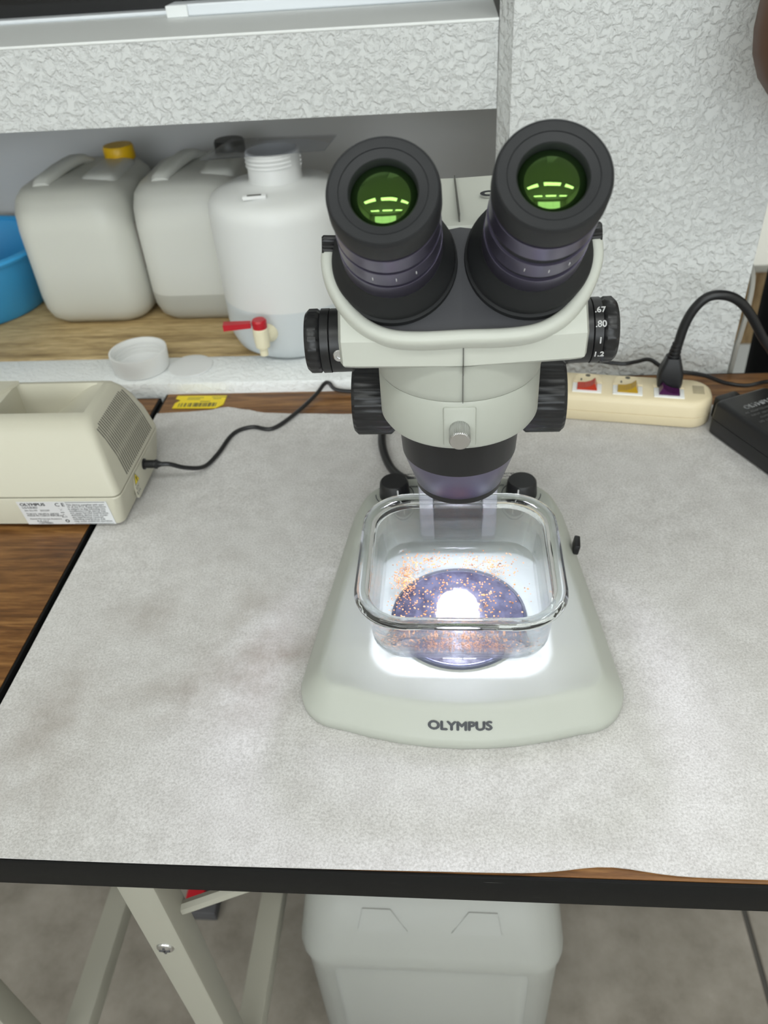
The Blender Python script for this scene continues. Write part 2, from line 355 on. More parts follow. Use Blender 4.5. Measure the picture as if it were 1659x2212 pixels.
# ------------------------------------------------------------------ tables
def table(name, label, x0, x1, y0, y1, legs_x, dl=0.0):
    t = thing(name, label, 'table', ((x0+x1)/2, (y0+y1)/2, -TZ)); ox, oy, oz = (x0+x1)/2, (y0+y1)/2, -TZ
    def P(nm, bm, m, sm=True): return obj(nm, xform(bm, Matrix.Translation((-ox, -oy, -oz))), m, t, smooth=sm)
    e = .0022
    P('table_top', B(x0+e, x1-e, y0+e, y1-e, -.0235, 0), M_WOOD)
    P('edge_band', B(x0, x1, y0, y0+e, -.0245, -.0002, .0007), M_BAND); P('edge_band', B(x0, x1, y1-e, y1, -.0245, -.0002, .0007), M_BAND)
    P('edge_band', B(x0, x0+e, y0+e, y1-e, -.0245, -.0002, .0007), M_BAND); P('edge_band', B(x1-e, x1, y0+e, y1-e, -.0245, -.0002, .0007), M_BAND)
    for lx in legs_x:
        for ly in (y0+.013, y1-.05):
            lg = P('leg', B(lx-dl, lx-dl+.023, ly, ly+.022, FL+.004, -.0245, .002), M_LEG)
            if ly < y0+.02:
                sc = lathe([(.0, .0022), (.003, .0021), (.0052, .0012), (.0058, 0), (.0058, -.001)], 20, False, True)
                obj('screw', xform(sc, axis_m((lx-dl+.0105-ox, ly-oy, -.133-oz), (0, -1, 0))), M_STEEL, lg)
                cr = B(-.0035, .0035, -.0006, .0006, .0019, .0026); B(-.0006, .0006, -.0035, .0035, .0019, .0026, bm=cr)
                obj('screw_slot', xform(cr, axis_m((lx-dl+.0105-ox, ly-oy, -.133-oz), (0, -1, 0))), M_DGREY, lg)
        P('side_rail', B(lx, lx+.0225, y0+.043, y1-.05, -.4215, -.3985, .002), M_LEG)
        P('top_rail', B(lx, lx+.0225, y0+.043, y1-.05, -.050, -.0245, .002), M_LEG)
        sg = 1 if lx < ox else -1; bx_ = lx-dl+.0115
        P('folding_brace', tube([(bx_+sg*.011, y0+.028, -.110), (bx_+sg*.060, y0+.042, -.100), (bx_+sg*.19, y0+.080, -.030)], .0045, 8, 0), M_LEG)
    return t
table('folding_table', 'brown wood grain table with black edge under the microscope and white sheet', -.2845, .90, .190, .6865, (-.195, .80))
table('folding_table', 'brown wood grain table on the left under the cream light source', -1.25, -.2880, .190, .6600, (-1.17, -.3525), .024)

# felt paper sheet
def sheet():
    rear = [(-.2835, .629), (-.256, .630), (-.234, .632), (-.217, .638), (-.197, .633), (-.178, .627), (-.143, .625), (-.094, .622), (0, .63), (.09, .632), (.225, .628), (.27, .625), (.34, .63), (.62, .63)]
    def ry(x):
        for (a, b), (c, d) in zip(rear, rear[1:]):
            if x <= c: t = (x-a)/(c-a); t = t*t*(3-2*t); return b+(d-b)*t
        return rear[-1][1]
    def fy(x):
        y = .1925 + .0012*math.sin(x*9)
        y +=   .0042*math.exp(-((x-.075)/.024)**2) + .0004*max(0, min(1, (x+.05)/.2))
        return y
    bm = bmesh.new(); NX, NY = 120, 50; top = []; bot = []
    for i in range(NX+1):
        x = -.2832 + (.62+.2832)*i/NX; a = fy(x); b = ry(x)
        rt_, rb_ = [], []
        for j in range(NY+1):
            y = a+(b-a)*j/NY
            z = .0011 + .0005*math.sin(x*37+y*11)*math.sin(y*29+x*5)
            rt_.append(bm.verts.new((x, y, z))); rb_.append(bm.verts.new((x, y, .0002)))
        top.append(rt_); bot.append(rb_)
    for i in range(NX):
        for j in range(NY):
            bm.faces.new((top[i][j], top[i+1][j], top[i+1][j+1], top[i][j+1]))
    for i in range(NX):
        bm.faces.new((bot[i][0], bot[i+1][0], top[i+1][0], top[i][0])); bm.faces.new((top[i][NY], top[i+1][NY], bot[i+1][NY], bot[i][NY]))
    for j in range(NY):
        bm.faces.new((top[0][j], top[0][j+1], bot[0][j+1], bot[0][j])); bm.faces.new((bot[NX][j], bot[NX][j+1], top[NX][j+1], top[NX][j]))
    return bm
tag(obj('felt_paper_sheet', sheet(), M_PAPER), 'stained white felt paper sheet covering the table under the microscope', 'paper sheet')
PT = .0016     # top of the sheet

# ------------------------------------------------------------------ microscope
MX, MY = .003, .345
ms = thing('stereo_microscope', 'grey stereo microscope with black eyepieces in the middle of the table', 'microscope', (MX, MY, PT))
def MP(name, bm, m, parent=None, sm=True, angle=40): return obj(name, bm, m, parent or ms, smooth=sm, angle=angle)
# base
def base_outline(n=16):
    pts = []
    def arc(cx, cy, r, a0, a1, k=8):
        for i in range(k+1):
            a = math.radians(a0+(a1-a0)*i/k); pts.append((cx+r*math.cos(a), cy+r*math.sin(a)))
    for i in range(9):                                   # gently bowed front edge, left to right
        x = -.068+.136*i/8; pts.append((x, -.083+.011*(abs(x)/.068)**2))
    arc(.0685, -.044, .0275, -75, 10, 8)
    for t in (.25, .5, .75): pts.append((.0957+(.0805-.0957)*t, -.038+(.098+.038)*t))
    arc(.0385, .098, .042, 5, 75, 8)
    for i in range(7):
        x = .045-.09*i/6; pts.append((x, .1415+.004*(1-(x/.045)**2)))
    arc(-.0385, .098, .042, 105, 175, 8)
    for t in (.25, .5, .75): pts.append((-.0805+(-.0957+.0805)*t, .098+(-.038-.098)*t))
    arc(-.0685, -.044, .0275, 170, 255, 8)
    return pts
OUT = base_outline()
def inset(pts, d):
    n = len(pts); res = []
    for i in range(n):
        p0, p1, p2 = Vector(pts[i-1]), Vector(pts[i]), Vector(pts[(i+1) % n])
        t = (p2-p0).normalized(); nn = Vector((-t.y, t.x)); res.append(p1+nn*d)
    return res
def smooth(a, b, x): t = max(0, min(1, (x-a)/(b-a))); return t*t*(3-2*t)
def bz(y, lvl): return lvl + smooth(.055, .085, y)*.0095*min(1, lvl/.02)
def bring(d, z): return [Vector((p.x, p.y, bz(p.y, z) if z > .011 else z)) for p in inset(OUT, d)]
bb = loft([bring(.0015, 0), bring(0, .0015), bring(0, .0075), bring(.0012, .0095), bring(.0035, .0118), bring(.0105, .0215), bring(.0135, .0240), bring(.0155, .0244), bring(.0190, .0238)], True, False)
# flat top built as a grid of strips so the rear hump follows its slope
lastr = bring(.0190, .0238)
bm2 = bb; bmesh.ops.remove_doubles(bm2, verts=bm2.verts, dist=1e-6)
bm2.verts.ensure_lookup_table()
def find(p): return min(bm2.verts, key=lambda v: (v.co-p).length_squared)
ringv = [find(p) for p in lastr]
L = len(ringv); fi = 4; bi = min(range(L), key=lambda i: -ringv[i].co.y)
a = fi; b = fi; k = 0
li, ri = [ringv[(fi-i) % L] for i in range(0, (fi-bi) % L + 1)], [ringv[(fi+i) % L] for i in range(0, (bi-fi) % L + 1)]
m_ = min(len(li), len(ri))
for i in range(m_-1):
    q = [li[i], ri[i], ri[i+1], li[i+1]]; u = []
    for v in q:
        if v not in u: u.append(v)
    if len(u) >= 3:
        try: bm2.faces.new(u)
        except ValueError: pass
base = MP('base', bm2, M_GREY, angle=50)
lg_ = ctext('OLYMPUS', .0070, M_INK, base, axis_m((0, -.0777, .0150), (0, -.81, .585)), 'logo_lettering', .00034, sx=1.18)
for v_ in lg_.data.vertices: v_.co.y += .011*(v_.co.x/.068)**2
sp = MP('stage_plate', xform(lathe([(.0400, .0236), (.0400, .0262), (.0390, .0264), (0.0, .0264)], 72, True, False), Matrix.Translation((0, -.0025, 0))), M_STAGE, base)
obj('stage_plate_rim', lathe([(.0420, .0237), (.0420, .0263), (.0414, .0267), (.0402, .0267), (.0402, .0237)], 72, closed=True), M_STAGERING, base, (0, -.0025, 0))
for sx in (-1, 1):
    obj('clip_hole', lathe([(.0022, .0238), (.0022, .0246), (0, .0246)], 20, True, False), M_BLACK, base, (sx*.044, .052, 0))
    kn = obj('dial_knob', lathe([(.0112, .0), (.0112, .0025), (.0104, .0115), (.0094, .0128), (0, .0128)], 40, True, False), M_BLACK, base, (sx*.046, .111, .0330))
    obj('pointer_mark', B(-.0004, .0004, -.0112, -.0100, .0015, .0115), M_WHITEINK, kn, (0, 0, 0), (0, 0, .3 if sx < 0 else -.3), smooth=False)
    obj('scale_ring', lathe([(.0142, .0), (.0142, .0004), (.0136, .0004), (.0136, 0)], 40, closed=True), M_INK, base, (sx*.046, .111, .0332))
    for k, (s, dy) in enumerate((('TRANSMITTED' if sx < 0 else 'REFLECTED', .031), ('LIGHT INTENSITY', .0275), ('OFF    MAX', .016 if sx < 0 else .0165))):
        ctext(s, .0026, M_INK, base, Matrix.Translation((sx*.036, .104+dy, .0337)), 'panel_lettering')
obj('light_switch', B(-.002, .002, -.006, .006, -.004, .004, .0008), M_BLACK, base, (.0820, .072, .018), (0, .15, -.10))
# pillar with the lamp housing
pl = MP('pillar', B(-.0265, .0265, .075, .128, .030, .165, .003), M_LAV)
obj('pillar_panel', B(-.0165, .0165, .0735, .0755, .031, .150, .0008), M_DGREY, pl)
obj('pillar_cover_edge', B(-.0262, -.0168, .0725, .0755, .040, .150, .001), M_LAV, pl); obj('pillar_cover_edge', B(.0168, .0262, .0725, .0755, .040, .150, .001), M_LAV, pl)
_d = (Vector((0, -.012, .028))-Vector((0, .056, .141))).normalized()
lh = obj('lamp_housing', xform(lathe([(.0100, -.016), (.0155, -.010), (.0160, .003), (.0150, .0035), (.0148, -.002), (.0, -.002)], 32, True, False), axis_m(Vector((0, .056, .141))-_d*.001, _d)), M_BLACK, pl)
obj('lamp_bracket', B(-.009, .009, .060, .078, .144, .157, .002), M_BLACK, pl)
# focus block, knobs, ring holder
fbk = MP('focus_block', B(-.030, .030, .050, .125, .164, .205, .006), M_GREY)
for sx in (-1, 1):
    kb = knurl(.0225, 0, .024, 30, .0007, .0020)
    MP('focus_knob', xform(kb, axis_m((sx*.0385, .070, .1405), (sx, 0, 0))), M_BLACK)
    MP('knob_shaft', xform(lathe([(.012, 0), (.012, .012)], 24), axis_m((sx*.028, .070, .1405), (sx, 0, 0))), M_DGREY)
MP('ring_holder', lathe([(.0322, .1765), (.0380, .1765), (.0392, .1785), (.0392, .2005), (.0386, .2020), (.0330, .2020)], 72, closed=True), M_GREY)
MP('holder_arm', B(-.030, .030, .030, .060, .1775, .2015, .004), M_GREY)
MP('screw_boss', B(-.0075, .0075, -.0400, -.034, .1785, .2000, .0012), M_GREY)
sc = knurl(.0049, 0, .0100, 36, .0003, .0006); MP('thumb_screw', xform(sc, axis_m((0, -.0395, .1885), (0, -1, -.05))), M_STEEL)
# zoom body below
zb = MP('zoom_body', lathe([(.0312, .178), (.0306, .170), (.0296, .1535)], 64, True, True), M_BLACK)
obj('objective_barrel', lathe([(.0295, .1535), (.0288, .1510), (.0234, .1345), (.0228, .1340)], 64, True, True), M_TUBE, zb)
obj('objective_rim', lathe([(.0228, .1342), (.0228, .1310), (.0222, .1303), (.0170, .1303), (.0165, .1335)], 64, False, False), M_BLACK, zb)
obj('objective_lens', lathe([(.0168, .1325), (.012, .1312), (.006, .1306), (0, .1304)], 40, False, False), M_LENS, zb)
# head: neck, body, rim, plate
HROT = Matrix.Rotation(math.radians(2.0), 4, 'Z')
def HP(name, bm, m, parent=None, sm=True, angle=40): return obj(name, xform(bm, HROT), m, parent or ms, smooth=sm, angle=angle)
HP('head_neck', lathe([(.0385, .2021), (.0392, .2030), (.0398, .2060), (.0408, .2210)], 72), M_GREY)
prof = [(-.0345, .2185), (-.0405, .2225), (-.0415, .2345), (-.0060, .2705), (.0500, .2735), (.0530, .2690), (.0530, .2185)]
def hsec(x, s=1.0, dy=0.0): return [Vector((x, (py*s if py < 0 else py)+dy, .2185+(pz-.2185)*s)) for py, pz in prof]
hb = loft([hsec(-.0535, .90, .002), hsec(-.052, .97, .001), hsec(-.046, 1, .001), hsec(-.0005, 1, -.0022), hsec(.0005, 1, -.0022), hsec(.046, 1, .001), hsec(.052, .97, .001), hsec(.0535, .90, .002)])
head = HP('head_body', hb, M_HEAD, angle=28)
O = Vector((0, -.0425, .2335)); U = Vector((1, 0, 0)); V = Vector((0, .7071, .7071)); N = Vector((0, -.7071, .7071))
def plane_pt(u, v, n=0.0): return O+U*u+V*v+N*n
half = [(0, .0010), (.018, .0012), (.031, .0030), (.041, .0080), (.0485, .0160), (.0535, .0250), (.0560, .0330), (.0563, .0400), (.0552, .0425)]
path = [(-u, v) for u, v in reversed(half)] + half[1:]
def dih(u): return -.0026*(abs(u)/.0565)
rim_path = [plane_pt(u, v, .001+dih(u)) for u, v in path]
rp = spline(rim_path, 5); rings = []
for i, p in enumerate(rp):
    t = (rp[min(i+1, len(rp)-1)]-rp[max(i-1, 0)]).normalized(); s = t.cross(N).normalized()
    ring = []
    for k in range(14):
        a = 2*PI*k/14; c_, s_ = math.cos(a), math.sin(a)
        c_ = math.copysign(abs(c_)**.7, c_); s_ = math.copysign(abs(s_)**.7, s_)
        ring.append(p+s*.0034*c_+N*.0062*s_)
    rings.append(ring)
HP('face_rim', loft(rings), M_HEAD, angle=60)
in_pts = [plane_pt(u*.955, .003+v*.93, dih(u)) for u, v in [(p[0], p[1]) for p in path]]
bmp = bmesh.new(); cn = [bmp.verts.new(p+N*.0022) for p in in_pts]; tp = bmp.verts.new(plane_pt(0, .0495, .0022)); md = bmp.verts.new(plane_pt(0, .025, .0022))
lp = cn + [tp]
for i in range(len(lp)): bmp.faces.new((lp[i], lp[(i+1) % len(lp)], md))
ext = bmesh.ops.extrude_face_region(bmp, geom=list(bmp.faces)); 
for g in ext['geom']:
    if isinstance(g, bmesh.types.BMVert): g.co -= N*.004
HP('face_plate', bmp, M_PLATE, sm=False)
for nm, b_ in (('seam', B(-.0002, .0002, -.0440, -.040, .2185, .2235)), ('seam', B(-.0002, .0002, -.0440, -.041, .2225, .2335)), ('seam', B(-.0002, .0002, -.0409, -.030, .2028, .2190)), ('seam', B(-.0003, .0003, -.0045, .049, .2706, .2745))):
    HP(nm, b_, M_SEAM, head, False)
ctext('OLYMPUS', .0085, M_INK, head, HROT @ axis_m((.0320, .0215, .2738), (0, -.05, 1)), 'logo_lettering', .00042, sx=1.16)
# zoom knobs
for sx in (-1, 1):
    zk = HP('zoom_knob', xform(lathe([(.0150, 0), (.0150, .0095), (.0147, .0098)], 48), axis_m((sx*.0510, .0, .2155), (sx, 0, 0))), M_BLACK)
    HP('zoom_dial', xform(lathe([(.0146, .0098), (.0152, .0102), (.0152, .0140), (.0146, .0142)], 48), axis_m((sx*.0510, .0, .2155), (sx, 0, 0))), M_BLACK, zk)
    HP('zoom_grip', xform(knurl(.0153, .0140, .0215, 18, .0007, .0018, 4), axis_m((sx*.0510, .0, .2155), (sx, 0, 0))), M_BLACK, zk)
    if sx > 0:
        for s, ang in (('.67', 62), ('.80', 36), ('1', 8), ('1.2', -20)):
            a = math.radians(ang); nrm = Vector((0, -math.cos(a), math.sin(a)))
            ctext(s, .0042, M_WHITEINK, zk, HROT @ axis_m(Vector((.0510+.0126, 0, .2155))+nrm*.01525, nrm), 'dial_number', .00008, ext=.00015)
    else:
        a = math.radians(5); nrm = Vector((0, -math.cos(a), math.sin(a)))
        HP('hex_screw', xform(lathe([(.0029, -.001), (.0029, .0006), (.0025, .0010), (.0015, .0010), (.0014, .0002), (0, .0002)], 6*4, True, False), axis_m(Vector((-.0562, 0, .2140))+nrm*.0149, nrm)), M_STEEL, zk)
    HP('clamp_screw', xform(knurl(.0043, 0, .0075, 16, .0006, .0008), axis_m(plane_pt(sx*.0515, .0440, .002), (sx, -.10, .10))), M_BLACK)
# eyepieces
for sx, extn in ((-1, .0), (1, .0045)):
    org = plane_pt(sx*.0283, .0350, .0015)
    AX = axis_m(org, N + U*sx*.012)
    x4 = extn*.4
    tb = HP('eyepiece_tube', xform(lathe([(.0262, -.012), (.0270, .000), (.0268, .0026), (.0256, .0031), (.0260, .0052), (.0254, .0075), (.0226, .0110), (.0213, .0140), (.0208, .0150)], 64), AX), M_RUBBER)
    HP('tube_ring', xform(lathe([(.0206, .0146), (.0207, .0148), (.0207, .0252), (.0206, .0253)], 64), AX), M_TUBE, tb)
    HP('tube_groove', xform(lathe([(.0194, .0240), (.0194, .0500+extn)], 64), AX), M_RUBBER, tb)
    HP('diopter_ring', xform(lathe([(.0203, .0268+x4), (.0204, .0269+x4), (.0204, .0370+x4), (.0203, .0371+x4)], 64), AX), M_TUBE, tb)
    HP('tube_ring', xform(lathe([(.0201, .0388+extn), (.0202, .0389+extn), (.0202, .0482+extn), (.0201, .0483+extn)], 64), AX), M_TUBE, tb)
    e0 = .0487+extn
    HP('eye_cup', xform(lathe([(.0192, e0-.001), (.0192, e0+.001), (.0203, e0+.0014), (.0206, e0+.004), (.0204, e0+.0115), (.0201, e0+.0128), (.0196, e0+.0135), (.0194, e0+.0134), (.0192, e0+.0131), (.0172, e0+.0129), (.0160, e0+.0127), (.0159, e0+.0123), (.0157, e0+.0123), (.0156, e0+.0126), (.0126, e0+.0119), (.0121, e0+.0112), (.0119, e0+.0060), (.0119, e0-.001)], 72, closed=True), AX), M_CUP, tb, angle=35)
    HP('eye_lens', xform(lathe([(.0121, e0+.0080), (.0110, e0+.0091), (.0095, e0+.0102), (.0070, e0+.0114), (.0040, e0+.0123), (.0015, e0+.0126), (0, e0+.0126)], 48, False, False), AX), M_LENS, tb)
    for q, aa in enumerate((-1.9, -1.45, -1.05)):
        d = Vector((math.cos(aa), math.sin(aa), 0)); r_ = .0205
        c0 = AX @ (d*r_ + Vector((0, 0,   .0320+extn*.4))); nn = AX.to_3x3() @ d; zz = AX.to_3x3() @ Vector((0, 0, 1))
        HP('diopter_mark', xform(B(-.00012, .00012, -.0011, .0011, -.0001, .00008), axis_m(c0, nn, nn.cross(zz))), M_WHITEINK, tb, False)

# the stand's own lamp (LED behind the objective, shining forward and down on the stage)
ledp = Vector((MX, MY+.056, PT+.141)); tgt = Vector((MX, MY-.012, PT+.028))
ledl = bpy.data.lights.new('stand_lamp_light', 'AREA'); ledl.shape = 'DISK'; ledl.size = .030; ledl.energy = 0.24; ledl.color = (.82, .82, 1.0); ledl.spread = math.radians(95)
ledo = bpy.data.objects.new('stand_lamp_light', ledl); COL.objects.link(ledo); dv = (tgt-ledp).normalized()
ledo.rotation_euler = dv.to_track_quat('-Z', 'Y').to_euler(); ledo.location = ledp+Vector((0, 0, TZ))

# ------------------------------------------------------------------ glass dish with water and granules
DX, DY, DZ = MX+.0005, MY+.0085, PT+.0270
dish = thing('glass_dish', 'square clear glass dish of water on the microscope stage', 'dish', (DX, DY, DZ))
def R(hx, z, r, k=.962): return rrect(hx, hx*k, r, z, seg=8)
dz = -.0
wall = loft([R(.0530, .005, .023), R(.0558, .0325, .026), R(.0562, .0346, .026), R(.0526, .0346, .024), R(.0520, .030, .023), R(.0495, .0085, .020)], closed=True)
obj('glass_wall', wall, M_GLASSWALL, dish, angle=60)
obj('glass_bottom', loft([R(.0480, .0006, .020), R(.0495, .0, .021), R(.0515, .0012, .022), R(.05295, .00495, .023), R(.04945, .00845, .020), R(.0480, .0058, .019), R(.0455, .0048, .017)], True, True), M_GLASSBOT, dish, angle=60)
obj('glass_rim', loft([R(.0527, .0347, .024), R(.0562, .0347, .026), R(.0592, .0354, .028), R(.0612, .0370, .030), R(.0615, .0390, .030), R(.0608, .0410, .029), R(.0590, .0418, .028), R(.0560, .0416, .026), R(.0542, .0404, .024), R(.0530, .0382, .024)], closed=True), M_GLASS, dish, angle=60)
wl = .0275
wt = tag(obj('dish_water', loft([R(.0453, .0050, .0170), R(.0477, .0060, .0190), R(.0492, .0087, .0200), R(.05125, wl-.0008, .0226), R(.0517, wl, .0228)], True, True), M_WATER, None, (DX, DY, DZ), angle=60), 'shallow clear water filling half of the glass dish', 'water')
wt.data.materials.append(M_WATERSIDE)
for p in wt.data.polygons: p.material_index = 0 if p.normal.z > .9 else 1
def grains():
    bm = bmesh.new(); rnd = random.Random(3)
    def put(x, y, z, r):
        if abs(x) > .0455 or abs(y) > .0435: return
        k = bmesh.ops.create_icosphere(bm, subdivisions=1, radius=1.0)['verts']
        s = Vector((r*rnd.uniform(.7, 1.3), r*rnd.uniform(.7, 1.3), r*rnd.uniform(.5, .9)))
        for v in k: v.co = Vector((x+v.co.x*s.x, y+v.co.y*s.y, z+v.co.z*s.z))
    zb_ = .0051
    for _ in range(360): put(rnd.gauss(-.0345, .0045), rnd.gauss(.016, .0095), zb_+.0004, rnd.uniform(.00025, .0006))
    for _ in range(100): put(rnd.gauss(-.020, .007), rnd.gauss(.031, .004), zb_+.0004, rnd.uniform(.00025, .0006))
    for _ in range(130): put(rnd.gauss(.010, .016), rnd.gauss(.031, .0045), zb_+.0004, rnd.uniform(.00025, .0006))
    for _ in range(100): put(rnd.gauss(.024, .006), rnd.gauss(.024, .005), zb_+.0004, rnd.uniform(.00025, .0006))
    for _ in range(430): put(rnd.gauss(.000, .021), rnd.gauss(-.006, .015), zb_+.0004, rnd.uniform(.0003, .0007))
    for _ in range(420): put(rnd.gauss(.002, .019), rnd.gauss(-.034, .006), zb_+.0004+abs(rnd.gauss(0, .0012)), rnd.uniform(.0003, .0008))
    for _ in range(60): put(rnd.gauss(-.038, .004), rnd.gauss(-.022, .008), zb_+.0004, rnd.uniform(.0003, .0007))
    return bm
go = tag(obj('orange_granules', grains(), M_GRAIN, None, (DX, DY, DZ), smooth=False), 'tiny orange granules scattered on the bottom of the glass dish', 'granules'); go['kind'] = 'stuff'

# ------------------------------------------------------------------ cream light source box
LX, LYb = -.40, .506
ls = thing('light_source_box', 'cream plastic light source box with side vents on the left table', 'light source', (LX, LYb, 0))
def LP(name, bm, m, parent=None, sm=True, angle=35): return obj(name, xform(bm, Matrix.Translation((-LX, -LYb, 0))), m, parent or ls, smooth=sm, angle=angle)
def lring(xr, y0, y1, z, r=.006):
    xl = -.62; return rrect((xr-xl)/2, (y1-y0)/2, r, z, (xr+xl)/2, (y0+y1)/2, 4)
LP('lower_housing', loft([lring(-.2600, .4610, .5540, .0045), lring(-.2585, .4595, .5550, .0055), lring(-.2530, .4555, .5580, .0325), lring(-.2535, .4560, .5575, .0336)]), M_CREAM)
LP('seam', loft([lring(-.2545, .4570, .5565, .0334), lring(-.2545, .4570, .5565, .0347)]), M_SEAM)
XR = [(.0345, -.2535, .4560, .5575), (.0355, -.2530, .4555, .5580), (.055, -.2572, .4605, .5555), (.070, -.2628, .4685, .5520), (.080, -.2680, .4765, .5480), (.0850, -.2712, .4830, .5440), (.0868, -.2745, .4875, .5410)]
up_b = loft([lring(xr, y0, y1, z) for z, xr, y0, y1 in XR], True, False)
def nv(p): return up_b.verts.new(p)
X0, X1, Y0, Y1, ZT = -.352, -.2785, .4925, .5375, .0872
# top frame around the scoop
rr_ = lring(-.2745, .4875, .5410, .0868)
fr = [nv(Vector(p)) for p in [(X1, Y1, ZT), (X0, Y1, ZT), (X0, Y0, ZT), (X1, Y0, ZT)]]
up_b.verts.ensure_lookup_table()
def fv(p): return min(up_b.verts, key=lambda v: (v.co-p).length_squared)
rv = [fv(p) for p in rr_]; q = len(rv)//4
def fan(vs, c):
    for a_, b_ in zip(vs, vs[1:]): up_b.faces.new((a_, b_, c))
for k in range(4):
    fan(rv[k*q:(k+1)*q], fr[k])
    up_b.faces.new((rv[(k+1)*q-1], rv[((k+1)*q) % len(rv)], fr[(k+1) % 4], fr[k]))
NXs, NYs = 14, 6; g = []
for i in range(NXs+1):
    t = i/NXs; x = X1+(X0-X1)*t
    g.append([nv((x, Y0+.001+(Y1-Y0-.002)*j/NYs, ZT-.032*smooth(0.0, .85, t)-.0025*math.sin(PI*j/NYs))) for j in range(NYs+1)])
for i in range(NXs):
    for j in range(NYs): up_b.faces.new((g[i][j], g[i+1][j], g[i+1][j+1], g[i][j+1]))
tf = [nv((g[i][0].co.x, Y0, ZT)) for i in range(NXs+1)]; tb_ = [nv((g[i][0].co.x, Y1, ZT)) for i in range(NXs+1)]
for i in range(NXs):
    up_b.faces.new((tf[i], tf[i+1], g[i+1][0], g[i][0])); up_b.faces.new((g[i][NYs], g[i+1][NYs], tb_[i+1], tb_[i]))
up_b.faces.new([tf[NXs]]+[g[NXs][j] for j in range(NYs+1)]+[tb_[NXs]])
LP('upper_housing', up_b, M_CREAM)
LP('top_lid', poly([(-.60, .491), (-.372, .491), (-.349, .538), (-.60, .538)], .0868, .0900), M_CREAM)
def xr_at(z):
    for (z0, x0, *_), (z1, x1, *_) in zip(XR, XR[1:]):
        if z <= z1: return x0+(x1-x0)*(z-z0)/(z1-z0)
    return XR[-1][1]
for k in range(22):
    y = .4800+.0640*k/21; zt_ = .0800 if 1 < k < 20 else .0785; zb2 = .0385
    y += 0
    bm = bmesh.new(); rows = []
    for i in range(7):
        z = zb2+(zt_-zb2)*i/6; x = xr_at(z)+.00035; yy = y - (y-.5115)*(.10*(z-.0385)/.04)
        rows.append([Vector((x, yy-.00045, z)), Vector((x, yy+.00045, z)), Vector((x-.0012, yy+.0006, z)), Vector((x-.0012, yy-.0006, z))])
    LP('vent_slot', loft(rows, bm=bm), M_VENT, sm=False)
LP('connector_panel', B(-.2562, -.2535, .488, .535, .0085, .0325, .0006), M_CREAM)
tri = bmesh.new(); loft([[Vector((0, -.0042, 0)), Vector((0, .0042, 0)), Vector((0, 0, .0074))], [Vector((.0004, -.0042, 0)), Vector((.0004, .0042, 0)), Vector((.0004, 0, .0074))]], bm=tri)
wt_ = obj('warning_label', tri, M_YELLOW, ls, (-.2528-LX, .4900-LYb, .0235), smooth=False)
tri2 = bmesh.new(); loft([[Vector((.0004, -.0050, -.0005)), Vector((.0004, .0050, -.0005)), Vector((.0004, 0, .0083))], [Vector((.0002, -.0050, -.0005)), Vector((.0002, .0050, -.0005)), Vector((.0002, 0, .0083))]], bm=tri2)
obj('warning_border', tri2, M_INK, wt_, (-.0001, 0, 0), smooth=False)
ctext('!', .0058, M_INK, wt_, axis_m((.0006, 0, .0028), (1, 0, 0), (0, 1, 0)), 'warning_mark', .0002)
ctext('12V\n2.5A', .0042, M_INK, ls, axis_m((-.2536-LX, .4900-LYb, .0160), (1, 0, 0), (0, 1, 0)), 'connector_lettering')
for fx in (-.275, -.56):
    for fy_ in (.475, .540): LP('rubber_foot', xform(lathe([(.007, 0), (.0075, .0045)], 20), Matrix.Translation((fx, fy_, .0001))), M_DGREY)
# sticker on the front
def fy_at(z): return .4595+(.4555-.4595)*(z-.0055)/.027
nrm = Vector((0, -1, -.148)).normalized()
stm = axis_m((-.3005, fy_at(.0180)-.0003, .0180), nrm)        # x along +X, y up
loc2 = Matrix.Translation((-LX, -LYb, 0)) @ stm
st = obj('rating_sticker', xform(B(-.0360, .0360, -.0128, .0128, -.0001, .0002), loc2), M_STICK, ls, smooth=False)
def stx(s, size, x, y, bold=0.0, sx=1.0, line=1.0): ctext(s, size, M_INK, st, loc2 @ Matrix.Translation((x, y, .00025)), 'sticker_lettering', bold, .00003, 'LEFT', sx, 1.0, line)
stx('OLYMPUS', .0042, -.0340, .0098, .00018, 1.1); stx('LG-LSLED', .0029, -.0335, .0064, .00006); stx('SN 02199   202209', .0026, -.0330, .0030)
stx('TOKYO 163-0914, JAPAN\nMADE IN CZECH REPUBLIC', .0024, -.0330, -.0018, .00003, 1.0, .85); stx('Optical Microscope Accessory', .0021, -.0325, -.0066, .00002)
stx('R-R-OLY\n-120790001', .0026, -.0275, -.0104, .00003, 1.0, .8)
stx('C E', .0052, -.0060, .0094, .0001)
stx('This device complies with part\n15 of the FCC Rules.Operation\nis subject to the following two\nconditions:(1)This device may\nnot cause harmful interference,\nand(2)this device must accept\nany interference received,\nincluding interference that\nmay cause undesired operation.', .00265, .0030, 0.0, .00002, .92, .88)
obj('sticker_rule', xform(B(.0030, .0345, .0118, .0122, 0, .0003), loc2), M_INK, st, smooth=False); obj('sticker_rule', xform(B(.0030, .0345, -.0122, -.0118, 0, .0003), loc2), M_INK, st, smooth=False)
obj('bin_symbol', xform(tube([(-.0045, .0055, 0), (-.0015, .0020, 0)], .00025, 5, 0), loc2), M_INK, st); obj('bin_symbol', xform(tube([(-.0015, .0055, 0), (-.0045, .0020, 0)], .00025, 5, 0), loc2), M_INK, st)
obj('bin_bar', xform(B(-.0045, -.0015, .0004, .0010, 0, .0003), loc2), M_INK, st, smooth=False)
obj('triangle_symbol', xform(tube([(-.0050, -.0045, .0002), (-.0010, -.0045, .0002), (-.0030, -.0012, .0002), (-.0050, -.0045, .0002)], .00022, 5, 0), loc2), M_INK, st)
